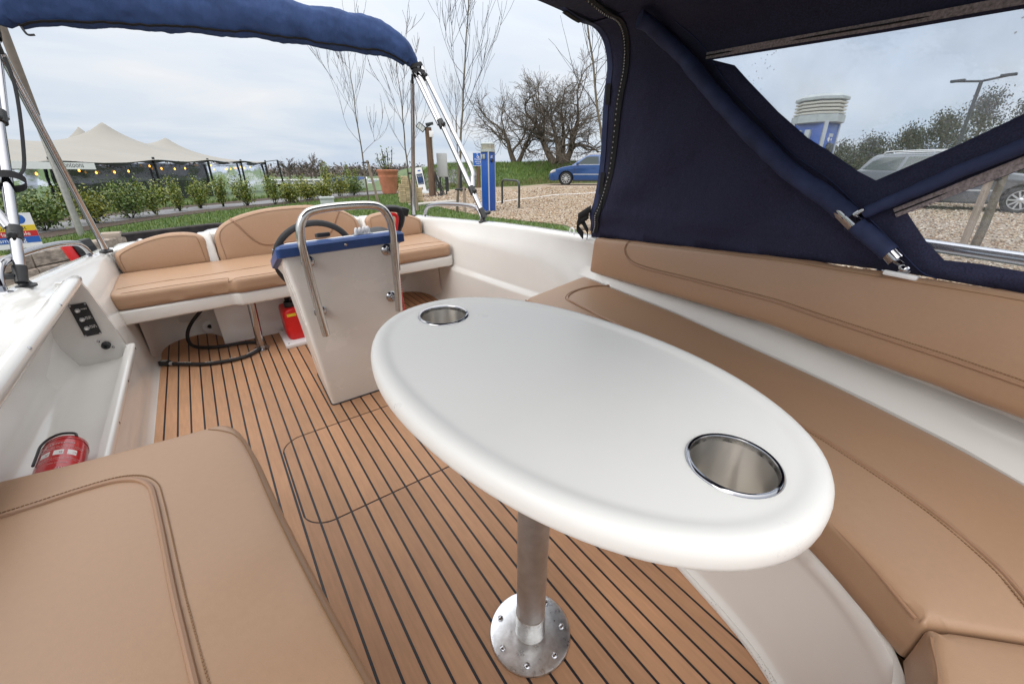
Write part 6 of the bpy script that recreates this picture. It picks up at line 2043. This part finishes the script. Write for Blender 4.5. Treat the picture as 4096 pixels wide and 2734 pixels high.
# ------------------------------------------------------------ marquee
TA0 = Vector((-4.83, 23.5)); TD = Vector((9.22, 16.3)); TN = Vector((-.871, .492))
peaks = [((-3.64, 35.8), 1.45, 1.45), ((-.95, 38.6), 1.0, 1.2), ((-5.8, 44.2), 1.95, 1.4), ((-11.5, 28.5), .9, 2.2)]
poles_t = [-.5, -.22, .05, .36, .62, .84, 1.05]
def eave(t):
    e = interp(t, [-.6, 0, .434, 1.06], [1.52, 1.56, 1.80, 1.93])
    k = min(abs(t - p) for p in poles_t)
    return e - .10 * smoothstep(0, .13, k)
def memb(t, w):
    p = TA0 + TD * t + TN * w
    e = eave(t)
    top = interp(t, [-.6, .3, .62, .85, 1.06], [2.55, 2.52, 2.42, 2.30, 2.08]) - e
    q = smoothstep(-1.5, 6.0, w) * 1.0
    q0 = smoothstep(-1.5, 6.0, 0)
    z = e + top * (q - q0) / (1 - q0) if w < 6.0 else e + top
    z -= top * .9 * smoothstep(11, 15.5, w)
    for (px, py), h, lam in peaks:
        r_ = math.hypot(p.x - px, p.y - py)
        z += h * math.exp(-r_ / lam)
    return (p.x, p.y, z)
tent = Thing('marquee', 'large beige stretch tent with pointed peaks and clear side walls', 'tent', (TA0.x, TA0.y, -.2))
tent.part('membrane', M().grid(lambda u, v: memb(-.6 + 1.66 * u, -.25 + 15.5 * v), 230, 100), MT['tent'], smooth=60)
tent.part('valance', M().grid(lambda u, v: (lambda p: (p[0], p[1], p[2] - .02 - (.13 + .05 * math.sin(u * 90)) * v))(memb(-.6 + 1.66 * u, -.02)), 150, 1), MT['black'])
for i in range(len(poles_t)):
    tt_ = poles_t[i]
    p = TA0 + TD * tt_ + TN * -.05
    tent.part('pole', M().tube([(p.x, p.y, -.35), (p.x, p.y, eave(tt_) + .12)], .06, 8), MT['black'])
    if i + 1 < len(poles_t):
        t2 = poles_t[i + 1]
        def wallf(u, v, a=tt_, b=t2):
            q_ = a + (b - a) * u
            p_ = TA0 + TD * q_ + TN * (.10 + .05 * noise.noise(Vector((u * 6, v * 3, a))))
            zt = eave(q_) - .14
            return (p_.x, p_.y, -.3 + (zt + .3) * v)
        tent.part('clear_wall', M().grid(wallf, 14, 8), MT['tentpane'], smooth=60)
        pm_ = TA0 + TD * (tt_ + (t2 - tt_) * (.30 if i % 2 else .55)) + TN * .2
        tent.part('curtain', M().grid(lambda u, v, a=tt_, b=t2: (lambda q_: (lambda p_: (p_.x, p_.y, -.3 + (eave(q_) + .1) * v))(TA0 + TD * q_ + TN * (.25 + .05 * math.sin(u * 16))))(a + (b - a) * (.02 + .11 * u * (1 - .4 * math.sin(v * 3)))), 12, 6), MT['black'], smooth=60)
tent.part('floor_deck', M().grid(lambda u, v: (lambda p: (p.x, p.y, -.13))(TA0 + TD * (-.6 + 1.65 * u) + TN * (15 * v)), 4, 4), MT['post'])
darkc = mat('tent_shade_wall', (0.05, 0.048, 0.05), 0.9, nscale=1.0, namt=0.4)  # dark tone paints in the shade inside the tent
for i in range(14):
    a = -.58 + .117 * i
    if i % 5 != 2:
        p0 = TA0 + TD * a + TN * 14.6; p1 = TA0 + TD * (a + .112) + TN * 14.6
        tent.part('back_wall', M().add([(p0.x, p0.y, -.3), (p1.x, p1.y, -.3), (p1.x, p1.y, 2.1), (p0.x, p0.y, 2.1)], [(0, 1, 2, 3)]), darkc, smooth=None)
ea = TA0 + TD * 1.045 + TN * .2; eb = TA0 + TD * 1.045 + TN * 14.5
tent.part('end_wall', M().add([(ea.x, ea.y, -.3), (eb.x, eb.y, -.3), (eb.x, eb.y, 1.8), (ea.x, ea.y, 1.8)], [(0, 1, 2, 3)]), MT['tentpane'], smooth=None)
for k in range(9):
    tb_ = TA0 + TD * (-.3 + .15 * k) + TN * (3 + 2.5 * (k % 3))
    tent.part('table_cloth', M().lathe([(.75, -.27), (.62, .30), (.60, .44), (0, .45)], (tb_.x, tb_.y, 0), n=12), MT['white'])
tent.part('shade_skirt', M().grid(lambda u, v: (lambda p: (p.x, p.y, -.3 + (1.05 + .12 * noise.noise(Vector((u * 40, 0, 0)))) * v))(TA0 + TD * (-.6 + 1.62 * u) + TN * .16), 80, 3), MT['black'])  # black strip added to make the tent look darker inside
end = TA0 + TD * 1.06
tent.part('guy_pole', M().tube([(end.x + 1.2, end.y + 1.2, -.3), (end.x + 1.0, end.y + 1.0, 2.1)], .07, 8), MT['black'])
tent.part('guy_rope', M().tube([(end.x + 1.0, end.y + 1.0, 2.1), (end.x + 3.6, end.y + 2.2, -.2)], .03, 6), MT['black'])
tent.part('guy_rope', M().tube([(end.x + 1.0, end.y + 1.0, 2.1), memb(1.05, 0)], .03, 6), MT['black'])
fs_ = Thing('festoon_lights', 'string of warm glowing bulbs hung along the tent edge', 'string lights', (TA0.x, TA0.y, 1.3))
wire = []
for i in range(66):
    q_ = -.45 + 1.50 * i / 65
    p_ = TA0 + TD * q_ + TN * -.18
    wire.append((p_.x, p_.y, eave(q_) - .16 - .10 * abs(math.sin(i * .55))))
fs_.part('wire', M().tube(wire, .012, 4), MT['black'])
bulb_m = None
for i in range(2, 60, 2):
    r_ = random.Random(i * 7)
    if r_.random() < .25: continue
    b = Vector(wire[i]) + Vector((r_.uniform(-.1, .1), r_.uniform(-.3, .1), -.09 - r_.uniform(0, .14)))
    fs_.part('bulb', M().lathe([(0.0, -.065), (.028, -.045), (.038, -.015), (.028, .022), (.014, .045), (0, .05)], tuple(b), n=8), MT['bulb'])
sgt = Thing('fascia_board', 'long white fascia board hung on the tent edge at the left', 'sign', (-5.0, 22.9, 1.4))
p0 = TA0 + TD * -.30 - TN * .35; p1 = TA0 + TD * .135 - TN * .35
dv = (p1 - p0)
FB = Matrix.Translation((*((p0 + p1) / 2), 1.40)) @ Matrix.Rotation(math.atan2(dv.y, dv.x), 4, 'Z') @ Matrix.Rotation(R(90), 4, 'X')
sgt.part('board', M().obox(FB, dv.length / 2, .125, .03), MT['white'])
sgt.part('lettering', text_mesh('Pontoons', .28, MT['darkprint'], FB @ Matrix.Translation((dv.length / 2 - 1.1, .03, .032)), sgt.off), None)

# ------------------------------------------------------------ far side of the river
def flat_tree(name, label, x, y, z, h, seed, w=.5, grp=None, mt='wood_far', fine=.03, trunk_r=.22):
    rnd = random.Random(seed)
    t = Thing(name, label, 'tree', (x, y, z), group=grp)
    tr, cr = M(), M()
    pts = [Vector((x, y, z - .5)), Vector((x, y, z + h * .22)), Vector((x + rnd.gauss(0, .1), y, z + h * .40))]
    tr.tube(pts, [trunk_r * 1.2, trunk_r, trunk_r * .75], 7)
    for i in range(6):
        a = i * 2.4; j = rnd.uniform(.15, .40)
        p = Vector((x, y, z + h * j))
        branchy(cr, p, Vector((math.cos(a) * w * 1.6, math.sin(a) * w * 1.6, rnd.uniform(.4, 1.1))), h * rnd.uniform(.22, .30), trunk_r * .4, 2, .7, .06, rnd, fine, (3, 4), .5, .15)
    t.part('trunk', tr, MT[mt], smooth=60)
    t.part('crown', cr, MT[mt], smooth=None)
    return t
far_trees = [(17.5, 110, 5.2, 'bare far tree just right of the tent end'), (20.0, 110, 5.5, 'bare far tree right of the tent guy rope'), (22.4, 112, 6.3, 'rounded bare far tree, largest of the far row'),
             (24.0, 115, 5.4, 'bare far tree beside the largest of the far row'), (33.0, 112, 4.2, 'low bare far tree left of the left sapling'), (41.5, 105, 4.6, 'bare far tree behind the left sapling'),
             (50.0, 96, 4.6, 'bare far tree left of the terracotta pot'), (56.0, 94, 4.4, 'bare far tree above the terracotta pot'), (51.0, 78, 4.3, 'bare far tree right of the terracotta pot, above the block stack')]
for i, (x, y, h, lab) in enumerate(far_trees):
    flat_tree('far_tree', lab, x, y, -.2, h, 60 + i, w=.55, fine=.035)
# mixed woodland on the skyline, one mass
pts = []
for i in range(900):
    a = RNG.uniform(-14, 38); d = RNG.uniform(150, 210)
    pts.append((d * math.sin(R(a)), d * math.cos(R(a)), RNG.uniform(-.5, 2.6) + .8 * noise.noise(Vector((a * .35, 0, 0)))))
V, F = leaf_cloud(np.array(pts), 14000, (2.6, 2.6, .9), 1.1)
V[:, 2] = np.maximum(V[:, 2], -.6)
structure('far_woodland', (V, F), MT['wood_far'], kind='stuff', label='brown leafless woodland along the far bank', smooth=None)
hl = []
for i in range(121):
    a = R(-60 + 160 * i / 120)
    h = 7.0 + 5.0 * noise.noise(Vector((i * .13, 0, 2))) + 2.0 * noise.noise(Vector((i * .5, 0, 4)))
    hl.append((900 * math.sin(a), 900 * math.cos(a), h))
structure('hills', M().loft([[(x * .72, y * .72, -6) for x, y, h in hl], [(x, y, h) for x, y, h in hl], [(x * 1.3, y * 1.3, h - 4) for x, y, h in hl]], closed=False), mat('hazy_hill', (0.13, 0.15, 0.165), 0.9, nscale=.02, namt=.3))
structure('river', M().add([(-60, 62, .0), (70, 44, .0), (90, 70, .0), (-60, 100, .0)], [(0, 1, 2, 3)]), mat('far_water', (0.10, 0.12, 0.13), 0.12, bscale=1.5, bstr=.15))
# white fence and moored boats beyond the shrubs
fn_ = Thing('white_fence', 'low white post and rail fence beyond the golden shrubs', 'fence', (10, 46, 0))
for k in range(14):
    x = 4.6 + 1.5 * k; y = 46.5 - .55 * k
    fn_.part('post', M().box(x - .06, x + .06, y - .06, y + .06, -.35, .62), MT['white'])
for zz in (.20, .52):
    fn_.part('rail', M().tube([(4.6, 46.5, zz), (24.1, 39.35, zz)], .06, 6), MT['white'])
def moored(x, y, rz, L_, cover, label):
    t = Thing('moored_boat', label, 'boat', (x, y, -.2), rot=Matrix.Rotation(rz, 4, 'Z'), local=True)
    rg = []
    for f, w, z1 in ((-.5, .75, .75), (-.3, .95, .75), (.1, 1.0, .82), (.35, .7, .92), (.47, .25, 1.0), (.5, .03, 1.05)):
        rg.append([(f * L_, -w, z1), (f * L_, -w * .8, .1), (f * L_, w * .8, .1), (f * L_, w, z1)])
    t.part('hull', M().loft(rg, caps=True), MT['white'], smooth=30)
    t.part('cover', M().loft([[(f * L_, -w, z), (f * L_, -w * .5, z + h), (f * L_, w * .5, z + h), (f * L_, w, z)] for f, w, z, h in ((-.48, .72, .76, .05), (-.3, .9, .78, .18), (.05, .95, .83, .22), (.3, .7, .93, .12), (.42, .35, 1.0, .03))], caps=True), MT[cover], smooth=40)
    return t
moored(9.4, 34.5, .35, 3.4, 'boot', 'moored white boat with blue cover behind the golden shrubs')

# ------------------------------------------------------------ right side: evergreen hedge, lamp, sapling with stake
def evergreen(x, y, h, w, label, seed, lm='needle'):
    z = gh_(x, y)
    w *= 1.35
    t = Thing('evergreen_tree', label, 'tree', (x, y, z), group=None)
    t.part('trunk', M().tube([(x, y, z - .1), (x, y, z + h * .8)], [.10, .03], 7), MT['bark'])
    rnd = np.random.default_rng(seed)
    h *= .88
    cen = []
    for i in range(70):
        f = rnd.random() ** .8
        r_ = w * (1 - f ** 1.6 * .85) * math.sqrt(rnd.random()); a = rnd.uniform(0, 6.28)
        cen.append((x + r_ * math.cos(a), y + r_ * math.sin(a), z + .15 + h * .92 * f))
    V, F = leaf_cloud(np.array(cen), 6500, (.20, .20, .20), .105, up=.9)
    t.part('crown', (V, F), MT[lm], smooth=None)
    return t
eg = [(27.0, 10.4, 1.9, 1.1, 'low brownish evergreen bush next to the grey car roof, leftmost of the hedge'), (27.0, 9.1, 2.4, 1.0, 'second dark evergreen from the left of the hedge behind the grey car'),
      (27.2, 7.9, 2.9, 1.0, 'third dark evergreen of the hedge, above the grey car roof'), (27.2, 6.6, 3.1, 1.0, 'fourth dark evergreen of the hedge, left of the lamp post'),
      (27.3, 5.5, 3.7, .95, 'fifth dark evergreen of the hedge, just behind the lamp post'), (27.4, 4.5, 4.6, .9, 'tallest dark evergreen of the hedge, right of the lamp post'),
      (27.6, 3.2, 4.2, 1.1, 'dark evergreen at the right edge of the clear hood window'), (27.6, 1.6, 4.0, 1.2, 'dark evergreen beyond the right edge of the hedge')]
for i, e in enumerate(eg):
    evergreen(*e, 200 + i)
for i, (x, y) in enumerate([(26.0, 11.8), (26.5, 9.8), (26.6, 8.4), (26.6, 7.2), (26.8, 6.0), (26.8, 4.9), (27.0, 3.8), (27.0, 2.4)]):
    evergreen(x, y, 1.5, 1.2, NTH[i] + ' low bush from the left at the foot of the evergreen hedge', 300 + i).o['group'] = 'low bushes under the hedge'
lp_ = Thing('street_lamp', 'dark lamp post with two flat arms above the evergreen hedge', 'lamp post', (21.75, 3.95, gh_(21.75, 3.95)))
zb_ = gh_(21.75, 3.95)
lp_.part('pole', M().tube([(21.75, 3.95, zb_), (21.75, 3.95, 3.95)], [.07, .05], 10), MT['blackmetal'])
for s in (-1, 1):
    lp_.part('arm', M().tube([(21.75, 3.95, 3.93), (21.75, 3.95 + s * .68, 4.02)], .035, 8), MT['blackmetal'])
    lp_.part('lamp_head', M().obox(Matrix.Translation((21.75, 3.95 + s * .58, 4.02)), .10, .18, .035), MT['blackmetal'], bevel=.01)
sapling('young tree with pale peeling trunk seen through the lower clear window', 7.62, .90, 4.4, 44, (-.05, 0), 14, .45, r0=.048, stake=('grey timber stake beside the pale trunk seen through the lower clear window', 7.50, .99, .02, .95))
